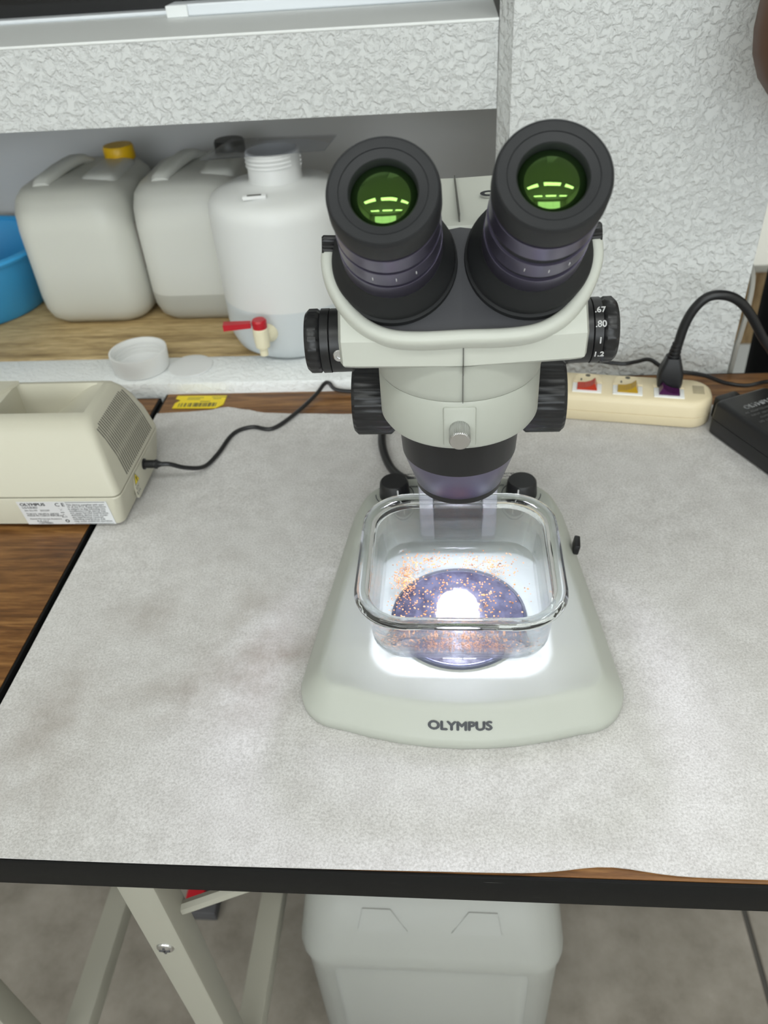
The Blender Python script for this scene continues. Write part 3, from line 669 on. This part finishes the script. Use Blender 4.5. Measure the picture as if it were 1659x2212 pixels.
obj('round_symbol', xform(lathe([(.0017, 0), (.0017, .0003), (.0009, .0003), (.0009, 0)], 24, closed=True), loc2 @ Matrix.Translation((-.0025, -.0090, 0))), M_INK, st)

# light source cable
lc = thing('light_source_cable', 'thin black cable with barrel plug from the cream box to behind the microscope', 'cable', (-.2545, .512, 0))
c0 = Vector((-.2545, .512, 0))
obj('plug', xform(lathe([(.0046, -.0010), (.0046, .0010), (.0034, .0012), (.0034, .0095), (.0039, .0098), (.0039, .0112), (.0030, .0120), (.0018, .0155)], 24), axis_m((.0010, 0, .0250), (1, 0, -.02))), M_BLACK, lc)
pts = [(-.2390, .512, .0248), (-.232, .513, .0238), (-.222, .520, .015), (-.213, .536, .0045), (-.206, .556, .0033), (-.199, .588, .0033), (-.184, .599, .0033), (-.164, .596, .0033), (-.146, .622, .0035), (-.131, .650, .006), (-.124, .663, .010), (-.119, .662, .0115), (-.113, .660, .0055), (-.095, .659, .0035), (-.06, .660, .0025), (-.02, .657, .0025), (.03, .655, .0025)]
obj('cable', tube([Vector(p)-c0 for p in pts], .0019, 8, 6), M_BLACK, lc)
# microscope cable behind the stand
tag(obj('microscope_cable', tube([Vector(p)-Vector((-.06, .53, 0)) for p in [(-.012, .4920, .016), (-.035, .503, .012), (-.052, .530, .0060), (-.062, .57, .0060), (-.058, .61, .006), (-.03, .64, .0052), (.03, .645, .0048)]], .0036, 10, 6), M_BLACK, None, (-.06, .53, 0)), 'thick black cable curving out from behind the microscope base', 'cable')

# ------------------------------------------------------------------ yellow barcode label on the table
yl = thing('barcode_label', 'torn yellow barcode label stuck on the brown table edge', 'label', (-.247, .650, 0))
ypts = [(-.271, .6385), (-.2275, .6375), (-.2215, .6445), (-.2215, .6605), (-.2715, .6615), (-.2720, .656), (-.266, .653), (-.2705, .648)]
obj('label_paper', poly([(x+.247, y-.650) for x, y in ypts], .0002, .0006), M_YELLOW, yl, smooth=False)
rnd = random.Random(11); x = -.266
while x < -.229:
    w = rnd.choice((.0004, .0007, .0011)); obj('barcode_bar', B(x+.247, x+.247+w, .6405-.650, .6475-.650, .0006, .00072), M_INK, yl, smooth=False); x += w+rnd.choice((.0004, .0007, .001, .0016))
for k, (xx, yy, w) in enumerate(((-.260, .6575, .016), (-.260, .6545, .013), (-.236, .6580, .018), (-.234, .6550, .008), (-.246, .6500, .010))):
    obj('print_line', B(xx+.247, xx+.247+w, yy-.650-.0004, yy-.650+.0004, .0006, .00068), M_SEAM, yl, smooth=False)

# ------------------------------------------------------------------ power strip
SA = math.radians(-9.8); SO = (.1180, .6265)
ps = thing('power_strip', 'cream power strip with coloured rocker switches behind the microscope', 'power strip', (SO[0], SO[1], PT), SA)
SL, SR, SW, SH = -.115, .1080, .0225, .0250
def sring(d, z, r=.020): return rrect((SR-SL)/2-d, SW-d, max(.003, r-d), z, (SL+SR)/2, 0, 8)
obj('lower_shell', loft([sring(.0012, 0), sring(0, .0012), sring(0, .0095), sring(.0006, .0100)]), M_STRIP, ps, angle=50)
obj('upper_shell', loft([sring(.0006, .0100), sring(0, .0105), sring(.0005, .0195), sring(.0022, .0232), sring(.0055, SH)]), M_STRIP, ps, angle=50)
for k in range(6):
    ox = .0705-.0345*k
    pts = []
    for i in range(13):
        a = PI*i/12; pts.append((ox+.0125*math.cos(a)*(1 if True else 1), .006+.0095*math.sin(a)))
    pts += [(ox-.0125, .0), (ox+.0125, .0)]
    ou = obj('outlet', loft([[Vector((x, y, SH-.0005)) for x, y in pts], [Vector((x, y, SH+.0008)) for x, y in pts], [Vector((ox+(x-ox)*.94, .006+(y-.006)*.94, SH+.0014)) for x, y in pts]]), M_STRIP, ps)
    for hx in (-.0055, .0055): obj('outlet_hole', B(ox+hx-.0007, ox+hx+.0007, .0020, .0055, SH+.0012, SH+.0016), M_VENT, ou, smooth=False)
    obj('outlet_hole', lathe([(.0022, SH+.0012), (.0022, SH+.0016)], 16), M_VENT, ou, (ox, .0115, 0))
    bz_ = obj('switch_bezel', B(ox-.0125, ox+.0125, -.0165, -.0015, SH-.0006, SH+.0012, .0005), M_BEZEL, ps)
    rm = (M_SWP, M_SWY, M_SWR, M_SWR, M_SWY, M_SWR)[k]
    prf = [(-.0085, 0), (-.0085, .0016), (-.0020, .0020), (.0028, .0034), (.0062, .0060), (.0085, .0012), (.0085, 0)]
    if k == 0: prf = [(-px, pz) for px, pz in reversed(prf)]
    obj('rocker', loft([[Vector((ox+px, -.0140, SH+.0008+pz*1.25)) for px, pz in prf], [Vector((ox+px, -.0038, SH+.0008+pz*1.25)) for px, pz in prf]]), rm, bz_, smooth=False)
obj('hanging_notch', B(.0905, .1000, -.0065, .0075, SH-.0004, SH+.0003, .0002), mat('strip_notch_shade', (.42, .36, .24), .5), ps)  # thin plate, its darker cream paints the shade inside the notch
# plug with arching cord
def s2w(x, y, z): return Vector((SO[0]+x*math.cos(SA)-y*math.sin(SA), SO[1]+x*math.sin(SA)+y*math.cos(SA), PT+z))
pb = s2w(.0705, .0065, SH+.0014)
pc = thing('black_power_cable', 'thick black power cord with plug standing in the power strip', 'cord', (pb.x, pb.y, pb.z))
obj('plug', loft([rrect(.0100, .0085, .003, 0), rrect(.0105, .0090, .003, .004), rrect(.0100, .0085, .003, .013), rrect(.0075, .0070, .003, .021), rrect(.0060, .0058, .003, .0262)]), M_BLACK, pc, (0, 0, 0), (0, 0, SA))
for k in range(4): obj('strain_relief', lathe([(.0050-.0003*k, 0), (.0053-.0003*k, .0012), (.0050-.0003*k, .0024)], 20), M_BLACK, pc, (.0004*k, 0, .0262+.0034*k))
obj('cord', tube([Vector(p) for p in [(.0005, 0, .024), (.0015, 0, .036), (.0040, 0, .055), (.0095, 0, .070), (.0185, 0, .0795), (.031, 0, .0805), (.044, .001, .0745), (.056, .002, .0620), (.073, .006, .0380), (.089, .012, .0180), (.103, .018, -.006), (.118, .014, -.0205), (.150, -.02, -.0225)]], .0040, 10, 6), M_BLACK, pc)
# thin cable along the wall
tag(obj('thin_cable', tube([Vector(p)-Vector((.14, .66, 0)) for p in [(.03, .666, .0030), (.07, .668, .012), (.105, .664, .0275), (.125, .663, .0300), (.145, .664, .0260), (.158, .664, .0245), (.168, .660, .0285), (.178, .652, .0345), (.190, .6345, .0325), (.205, .6340, .0310), (.225, .640, .0240), (.245, .644, .0140), (.265, .645, .0100), (.283, .650, .0105), (.30, .660, .0040), (.34, .665, .0020)]], .0019, 8, 6), M_BLACK, None, (.14, .66, 0)), 'thin black cable running behind and over the power strip', 'cable')

# ------------------------------------------------------------------ power adapter
AA = math.atan2(-.9, .436)        # long side direction
ad = thing('power_adapter', 'black power adapter brick with white lettering right of the power strip', 'adapter', (.217, .5845, PT), AA)
AL, AW, AH = .125, .055, .0305     # local x along the long side, local y to the right/back
def ar(d, z, r=.004): return rrect(AL/2-d, AW/2-d, r, z, AL/2, AW/2, 4)
obj('lower_shell', loft([ar(.0012, 0), ar(.0002, .0012), ar(0, .0140), ar(.0004, .0143)]), M_BLACK, ad)
obj('upper_shell', loft([ar(.0004, .0143), ar(0, .0147), ar(.0006, .0270), ar(.0018, .0295), ar(.0040, AH)]), M_BLACK, ad)
obj('socket', B(-.012, .003, .012, .034, .0045, .0250, .002), M_BLACK, ad)
def ax(s, size, x, y, bold=0.0, m=M_WHITEINK): ctext(s, size, m, ad, Matrix.Translation((x, y, AH+.0001)) @ Matrix.Rotation(PI/2, 4, 'Z'), 'adapter_lettering', bold, .00005, 'CENTER')
M_DIM = mat('dim_grey_ink', (.12, .12, .12), .6)
ax('OLYMPUS', .0068, .0205, .0285, .00025, M_STICK)
for k, s in enumerate(('AC ADAPTER MODEL 65W', 'INPUT 100-240V 50-60Hz', 'OUTPUT 12V 5.0A', 'LPS  I.T.E. POWER SUPPLY')): ax(s, .0032, .0275+.0050*k, .0275, 0, M_DIM)
ax('CE IC PS E', .0066, .0530, .0275, .0001, M_STICK)
for k, s in enumerate(('CAUTION FOR INDOOR USE', 'MADE IN CHINA')): ax(s, .0032, .0600+.0050*k, .0275, 0, M_DIM)

# ------------------------------------------------------------------ things in the niche
NZ = .0126
def jug(name, label, x0, x1, y0, depth, h, m, cap_m, handle_z, sticker=False):
    w = x1-x0; t = thing(name, label, 'jug', ((x0+x1)/2, y0+depth/2, NZ), group='jugs in the niche')
    def q(sx, sy, z, r): return rrect(w/2*sx, depth/2*sy, r, z, seg=7)
    body = loft([q(.72, .78, 0, .018), q(.80, .84, .0008, .022), q(.93, .95, .008, .028), q(.985, .99, .018, .030), q(1, 1, .030, .030), q(1, 1, h*.70, .030), q(.985, .985, h*.82, .031), q(.93, .94, h*.91, .031), q(.82, .86, h*.965, .028), q(.66, .74, h*.99, .022), q(.45, .6, h, .015)])
    obj('body', body, m, t, angle=70)
    # bridge handle running front to back with a finger slot below it
    hp = [(-.024, -depth*.34, h*.965), (-.024, -depth*.28, h-.001), (-.018, -depth*.1, h+.0035), (-.010, depth*.12, h+.0045), (-.006, depth*.24, h*.98)]
    rings = []
    for p in spline(hp, 5):
        rings.append([p+Vector((dx, 0, dz_)) for dx, dz_ in ((.010, 0), (.009, .0045), (.005, .0065), (-.005, .0065), (-.009, .0045), (-.010, 0), (-.006, -.004), (.006, -.004))])
    obj('handle', loft(rings), m if False else M_HDPE, t, angle=60)
    obj('shoulder', loft([rrect(.020, depth*.28, .012, h*.965, .030, 0), rrect(.018, depth*.26, .012, h+.000, .030, 0), rrect(.012, depth*.20, .008, h+.003, .030, 0)]), M_HDPE, t, angle=60)
    cp = obj('cap', lathe([(.0165, 0), (.0170, .001), (.0168, .012), (.0155, .0145), (0, .0145)], 36, True, False), cap_m, t, (w*.24, depth*.28, h-.0015))
    obj('neck', lathe([(.0145, h*.85), (.0145, h-.001)], 30), M_HDPE, t, (w*.24, depth*.28, 0))
    if sticker: obj('side_label', B(w/2-.0003, w/2+.0005, -depth/2+.026, -depth/2+.052, .055, .105), M_STICKER2, t, smooth=False)
    return t
M_STICKER2 = mat('faded_side_label', (.30, .28, .25), .6)
j1m = mat('milky_polyethylene_full', (.56, .565, .515), .40, sss=.25)
jug('jerry_jug', 'full milky jug with yellow cap beside the blue basin', -.464, -.337, .797, .150, .148, j1m, M_YCAP, 0, True)
j2m = hdpe_level('milky_polyethylene_part_filled', .033, (.58, .585, .545), (.42, .42, .38))
jug('jerry_jug', 'milky jug with black cap and low water level in the middle of the niche', -.335, -.212, .798, .150, .148, j2m, M_BLACK, 0)
# dispenser bottle with spigot
dm = hdpe_level('milky_dispenser_polyethylene', .055, (.66, .67, .66), (.56, .595, .61))
DXc, DYc = -.1650, .764
dp = thing('dispenser_bottle', 'round milky dispenser bottle with red lever spigot and open threaded neck', 'bottle', (DXc, DYc, NZ), math.radians(0))
obj('body', lathe([(.046, 0), (.054, .001), (.062, .007), (.0665, .018), (.0680, .032), (.0680, .136), (.0670, .1435), (.0635, .1500), (.055, .1545), (.040, .1585), (.0265, .1605), (.0250, .1620), (.0250, .1860), (.0235, .1865), (.0225, .1865), (.0225, .162)], 72, True, False), dm, dp, angle=45)
for k in range(3):
    th = [Vector((.0252*math.cos(a), .0252*math.sin(a), .1755+.0036*k-.003+.0036*i/36)) for i, a in enumerate([2*PI*i/36 for i in range(33)])]
    obj('neck_thread', tube(th, .0011, 6, 0), M_CAPW, dp)
lug = obj('lug', B(-.0110, .0110, -.0030, .0030, -.0015, .0022, .0014), M_CAPW, dp, (-.012, -.046, .1580), (.18, 0, .12)); obj('lug_slot', B(-.0065, .0065, -.0014, .0010, .0016, .0025, .0003), M_SEAM, lug)
spg = Vector((-.0140, -.0665, .0360))
obj('spigot_flange', xform(lathe([(.0095, -.003), (.0095, .001), (.0080, .004), (.0062, .0100)], 28), axis_m(spg, (-.24, -1, 0))), M_IVORY, dp)
sb = spg+Vector((-.0038, -.0150, 0))
obj('spigot_barrel', lathe([(.0040, -.0160), (.0040, -.0085), (.0068, -.0070), (.0075, .0), (.0075, .0120), (.0066, .0130)], 28), M_IVORY, dp, sb)
lev = loft([[Vector((x, y, z)) for x, y, z in r] for r in [[(-.0340, -.0045, .0135), (-.0340, .0045, .0135), (-.0340, .0045, .0195), (-.0340, -.0045, .0195)], [(-.0080, -.0032, .0140), (-.0080, .0032, .0140), (-.0080, .0032, .0190), (-.0080, -.0032, .0190)]]])
lv = obj('spigot_lever', lev, M_RED, dp, sb, (0, 0, .12)); obj('lever_hub', lathe([(.0070, .0125), (.0072, .0195), (.0060, .0210)], 24), M_RED, lv)
# clear sheet on the neck
cs = bmesh.new(); loft([[Vector(p) for p in r] for r in [[(-.062, -.030, 0), (.050, -.022, 0), (.058, .030, 0), (-.045, .036, 0)], [(-.062, -.030, .0012), (.050, -.022, .0012), (.058, .030, .0012), (-.045, .036, .0012)]]], bm=cs)
tag(obj('clear_plastic_sheet', cs, M_CLEAR, None, (DXc, DYc+.004, NZ+.1867), (0, 0, .05), smooth=False), 'clear plastic sheet lying across the dispenser bottle neck', 'plastic sheet')
# cap and disc on the ledge
cp = thing('bottle_cap', 'white threaded bottle cap lying upside down on the ledge', 'cap', (-.3160, .6985, NZ))
obj('cap_shell', lathe([(.0255, 0), (.0275, .0008), (.0280, .004), (.0288, .0185), (.0286, .0205), (.0268, .0205), (.0262, .019), (.0256, .0035), (.0240, .0025), (0, .0025)], 56, True, False), M_CAPW, cp)
for k in range(3): obj('cap_thread', lathe([(.0262, .0060+.0042*k), (.0250, .0068+.0042*k), (.0262, .0076+.0042*k)], 56, False, False), M_CAPW, cp)
tag(obj('cap_liner_disc', lathe([(.0215, 0), (.0228, .0006), (.0225, .0016), (.0170, .0024), (0, .0024)], 48, True, False), M_CAPW, None, (-.2655, .6985, NZ)), 'thin white plastic disc lying beside the upturned cap', 'disc')
# blue basin
bs = thing('blue_basin', 'round blue plastic basin at the left end of the niche', 'basin', (-.572, .868, NZ))
obj('basin_wall', lathe([(.074, 0), (.080, .001), (.0855, .010), (.0960, .066), (.0975, .069), (.0955, .071), (.0940, .069), (.0835, .011), (.074, .0035), (0, .0035)], 72, True, False), M_BLUE, bs)
obj('basin_rim', lathe([(.0955, .066), (.1010, .067), (.1025, .0700), (.1010, .0725), (.0960, .0735), (.0935, .0715), (.0940, .068)], 72, closed=True), M_BLUE, bs)

# ------------------------------------------------------------------ under the table
def jerry():
    w, d, h = .250, .290, .345
    t = thing('jerry_can', 'large milky jerry can on the floor under the table', 'jerry can', (-.024, .30+d/2, -TZ))
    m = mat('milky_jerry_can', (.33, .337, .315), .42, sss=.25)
    def q(sx, sy, z, r): return rrect(w/2*sx, d/2*sy, r, z, seg=5)
    zs = .318
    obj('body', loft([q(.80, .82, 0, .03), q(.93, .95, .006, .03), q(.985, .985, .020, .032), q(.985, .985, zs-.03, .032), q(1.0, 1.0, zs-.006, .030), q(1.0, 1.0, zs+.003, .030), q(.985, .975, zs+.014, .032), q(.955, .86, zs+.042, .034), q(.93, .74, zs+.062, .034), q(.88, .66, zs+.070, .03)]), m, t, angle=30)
    obj('front_panel', loft([[Vector((x, -d/2*.985-.0004, z)) for x, z in ((-.092, .03), (.092, .03), (.092, .312), (-.092, .312))], [Vector((x, -d/2*.985-.0050, z)) for x, z in ((-.084, .038), (.084, .038), (.084, .302), (-.084, .302))]]), m, t)
    for sx in (-1, 1):
        p = [(sx*.020, -.1283, zs+.036), (sx*.066, -.1283, zs+.036), (sx*.062, -.1160, zs+.052), (sx*.036, -.1160, zs+.052)]
        nn_ = Vector((0, -.79, .61))
        obj('grip_recess', loft([[Vector(a_)-nn_*.004 for a_ in p], [Vector(a_)+nn_*.0012 for a_ in p]]), m, t, smooth=False)
    for sx in (-1, 1): obj('handle_post', B(sx*.05-.022, sx*.05+.022, -.07, .08, zs+.062, zs+.085, .010, 3), m, t)
    obj('screw_cap', lathe([(.028, 0), (.029, .002), (.028, .020), (.026, .022)], 36), M_RED, t, (0, .06, zs+.0700))
    return t
jerry()
rb = thing('small_floor_box', 'small dark box with red top on the floor behind the table leg', 'box', (-.350, .503, -TZ))
obj('box_body', B(-.022, .022, -.035, .025, 0, .022, .002), M_DGREY, rb); obj('red_top', B(-.021, .003, -.022, .022, .022, .030, .001), M_RED, rb)

# ------------------------------------------------------------------ right of the pillar
cb = thing('wooden_cabinet', 'honey coloured wooden cabinet with white plinth beyond the pillar', 'cabinet', (.80, 1.60, -TZ))
obj('cabinet_body', B(-.42, .42, -.20, .25, .375, .52, .004), M_CABW, cb); obj('cabinet_plinth', B(-.42, .42, -.198, .25, 0, .375, .003), M_WHITE, cb); obj('cabinet_top', B(-.43, .43, -.21, .26, .52, .535, .003), M_WALL, cb)
tag(obj('grey_cable', tube([(0, 0, -.70), (0, 0, -.2), (0, 0, .0), (.001, 0, .03), (.0035, .004, .06), (.006, .02, .085), (.002, .05, .095), (-.004, .09, .09)], .0026, 8, 6), M_GCABLE, None, (.2690, .700, 0)), 'grey cable hanging down along the pillar edge', 'cable')

# person: one continuous skinned body, black clothes, elbow bent beside the pillar
def person():
    V_ = {}; E_ = []
    def v(n, co, r): V_[n] = (co, r)
    hx, hy = .522, .87
    v('pel', (hx, hy, .26), (.150, .105)); v('waist', (hx, hy, .40), (.135, .095)); v('chest', (hx, hy+.01, .58), (.160, .110)); v('up', (hx, hy+.01, .68), (.130, .085))
    v('nk', (hx, hy+.005, .745), (.058, .058)); v('hd0', (hx, hy-.01, .80), (.062, .070)); v('hd1', (hx, hy-.015, .88), (.078, .095)); v('hd2', (hx, hy, .955), (.062, .075))
    E_ += [('pel', 'waist'), ('waist', 'chest'), ('chest', 'up'), ('up', 'nk'), ('nk', 'hd0'), ('hd0', 'hd1'), ('hd1', 'hd2')]
    # visible bent arm (viewer's left)
    v('shL', (hx-.125, hy-.05, .665), (.058, .058)); v('uaL', (.348, .660, .50), (.048, .050)); v('ubL', (.252, .622, .36), (.043, .043)); v('elL', (.2300, .620, .278), (.041, .041)); v('faL', (.278, .612, .254), (.040, .038)); v('wrL', (.43, .635, .275), (.026, .030)); v('paL', (.495, .645, .280), (.024, .040))
    E_ += [('up', 'shL'), ('shL', 'uaL'), ('uaL', 'ubL'), ('ubL', 'elL'), ('elL', 'faL'), ('faL', 'wrL'), ('wrL', 'paL')]
    v('shR', (hx+.165, hy-.01, .665), (.058, .058)); v('uaR', (hx+.20, hy-.01, .50), (.050, .050)); v('elR', (hx+.23, hy-.02, .36), (.040, .040)); v('wrR', (hx+.24, hy-.10, .14), (.027, .030)); v('paR', (hx+.24, hy-.12, .07), (.020, .040))
    E_ += [('up', 'shR'), ('shR', 'uaR'), ('uaR', 'elR'), ('elR', 'wrR'), ('wrR', 'paR')]
    for s, n in ((-1, 'L'), (1, 'R')):
        v('hip'+n, (hx+s*.085, hy, .17), (.095, .095)); v('kn'+n, (hx+s*.10, hy+.0, -.22), (.065, .068)); v('an'+n, (hx+s*.105, hy+.02, -.63), (.045, .050)); v('ft'+n, (hx+s*.115, hy-.12, -.682), (.042, .034))
        E_ += [('pel', 'hip'+n), ('hip'+n, 'kn'+n), ('kn'+n, 'an'+n), ('an'+n, 'ft'+n)]
    def hand(nm, base, dirv, side, palm_n):
        dirv = Vector(dirv).normalized(); side = Vector(side).normalized(); pn = Vector(palm_n).normalized()
        for k, (off, ln) in enumerate(((-.030, .062), (-.010, .074), (.010, .070), (.030, .055))):
            p0 = Vector(base)+side*off+dirv*.022; p1 = p0+dirv*ln*.5+pn*.010; p2 = p1+dirv*ln*.4+pn*.024
            for q_, (p, r) in enumerate(((p0, .0095), (p1, .0085), (p2, .0070))): v('%sf%d%d' % (nm, k, q_), p, (r, r))
            E_.extend([(nm, '%sf%d0' % (nm, k)), ('%sf%d0' % (nm, k), '%sf%d1' % (nm, k)), ('%sf%d1' % (nm, k), '%sf%d2' % (nm, k))])
        t0 = Vector(base)-side*.036-dirv*.012; t1 = t0-side*.022+dirv*.026+pn*.010
        v(nm+'t0', t0, (.011, .011)); v(nm+'t1', t1, (.009, .009)); E_.extend([(nm, nm+'t0'), (nm+'t0', nm+'t1')])
    hand('paL', V_['paL'][0], (1, .1, .05), (0, .15, -1), (.1, 1, 0)); hand('paR', V_['paR'][0], (0, -.25, -1), (.1, 1, -.2), (-1, 0, 0))
    names = list(V_); idx = {n: i for i, n in enumerate(names)}
    me = bpy.data.meshes.new('person_src'); me.from_pydata([tuple(V_[n][0]) for n in names], [(idx[a], idx[b]) for a, b in E_], [])
    o = bpy.data.objects.new('src', me); COL.objects.link(o)
    sk = o.modifiers.new('skin', 'SKIN'); sk.use_smooth_shade = True
    for i, n in enumerate(names): me.skin_vertices[0].data[i].radius = V_[n][1]
    me.skin_vertices[0].data[idx['pel']].use_root = True
    sd = o.modifiers.new('sub', 'SUBSURF'); sd.levels = 2; sd.render_levels = 2
    dg = bpy.context.evaluated_depsgraph_get(); me2 = bpy.data.meshes.new_from_object(o.evaluated_get(dg)); bpy.data.objects.remove(o)
    me2.name = 'body'; me2.materials.clear(); me2.materials.append(M_SKIN); me2.materials.append(M_CLOTH)
    for p in me2.polygons:
        c = p.center; p.use_smooth = True
        head_ = c.z > .735 and abs(c.x-hx) < .12
        armL = c.x < hx-.125 and c.y < hy-.085 and c.z > .15 and c.z < .52
        foreL = c.y < .725 and .15 < c.z < .40
        armR = c.x > hx+.165 and c.z < .46 and c.z > -.05
        p.material_index = 0 if (head_ or armL or foreL or armR) else 1
    t = thing('person', 'person in black clothes with bare bent elbow standing at the right edge', 'person', (hx, hy, -TZ))
    b = link('body', me2, None, t, (-hx, -hy, TZ))
    hr = lathe([(.105, -.075), (.108, -.02), (.100, .035), (.075, .075), (.035, .095), (0, .100)], 28, False, False)
    for vv in hr.verts:
        vv.co.x *= .84
        if vv.co.y < -.035 and vv.co.z < .02: vv.co.y = -.035; 
    obj('hair', hr, M_HAIR, t, (0, .008, .905+TZ))
    for s in (-1, 1):
        obj('ear', xform(lathe([(.004, -.022), (.012, -.012), (.015, 0), (.011, .014), (.003, .021)], 12), Matrix.Scale(.5, 4, (1, 0, 0))), M_SKIN, t, (s*.086, 0, .865+TZ))
        e = obj('eye', lathe([(.0, -.011), (.007, -.008), (.011, 0), (.007, .008), (0, .011)], 14), M_WHITEINK, t, (s*.030, -.098, .885+TZ)); obj('pupil', lathe([(.0, -.0055), (.0045, -.003), (.0055, 0), (.0045, .003), (0, .0055)], 12), M_BLACK, e, (0, -.0078, 0))
    obj('nose', loft([[Vector((-.013, 0, 0)), Vector((0, -.026, .001)), Vector((.013, 0, 0)), Vector((0, .01, 0))], [Vector((-.006, .004, .042)), Vector((0, -.006, .042)), Vector((.006, .004, .042)), Vector((0, .01, .042))]]), M_SKIN, t, (0, -.102, .845+TZ))
    obj('mouth', tube([(-.022, .006, 0), (0, -.004, -.001), (.022, .006, 0)], .0045, 8, 4), mat('lips', (.11, .035, .025), .5), t, (0, -.092, .822+TZ))
    return t
person()
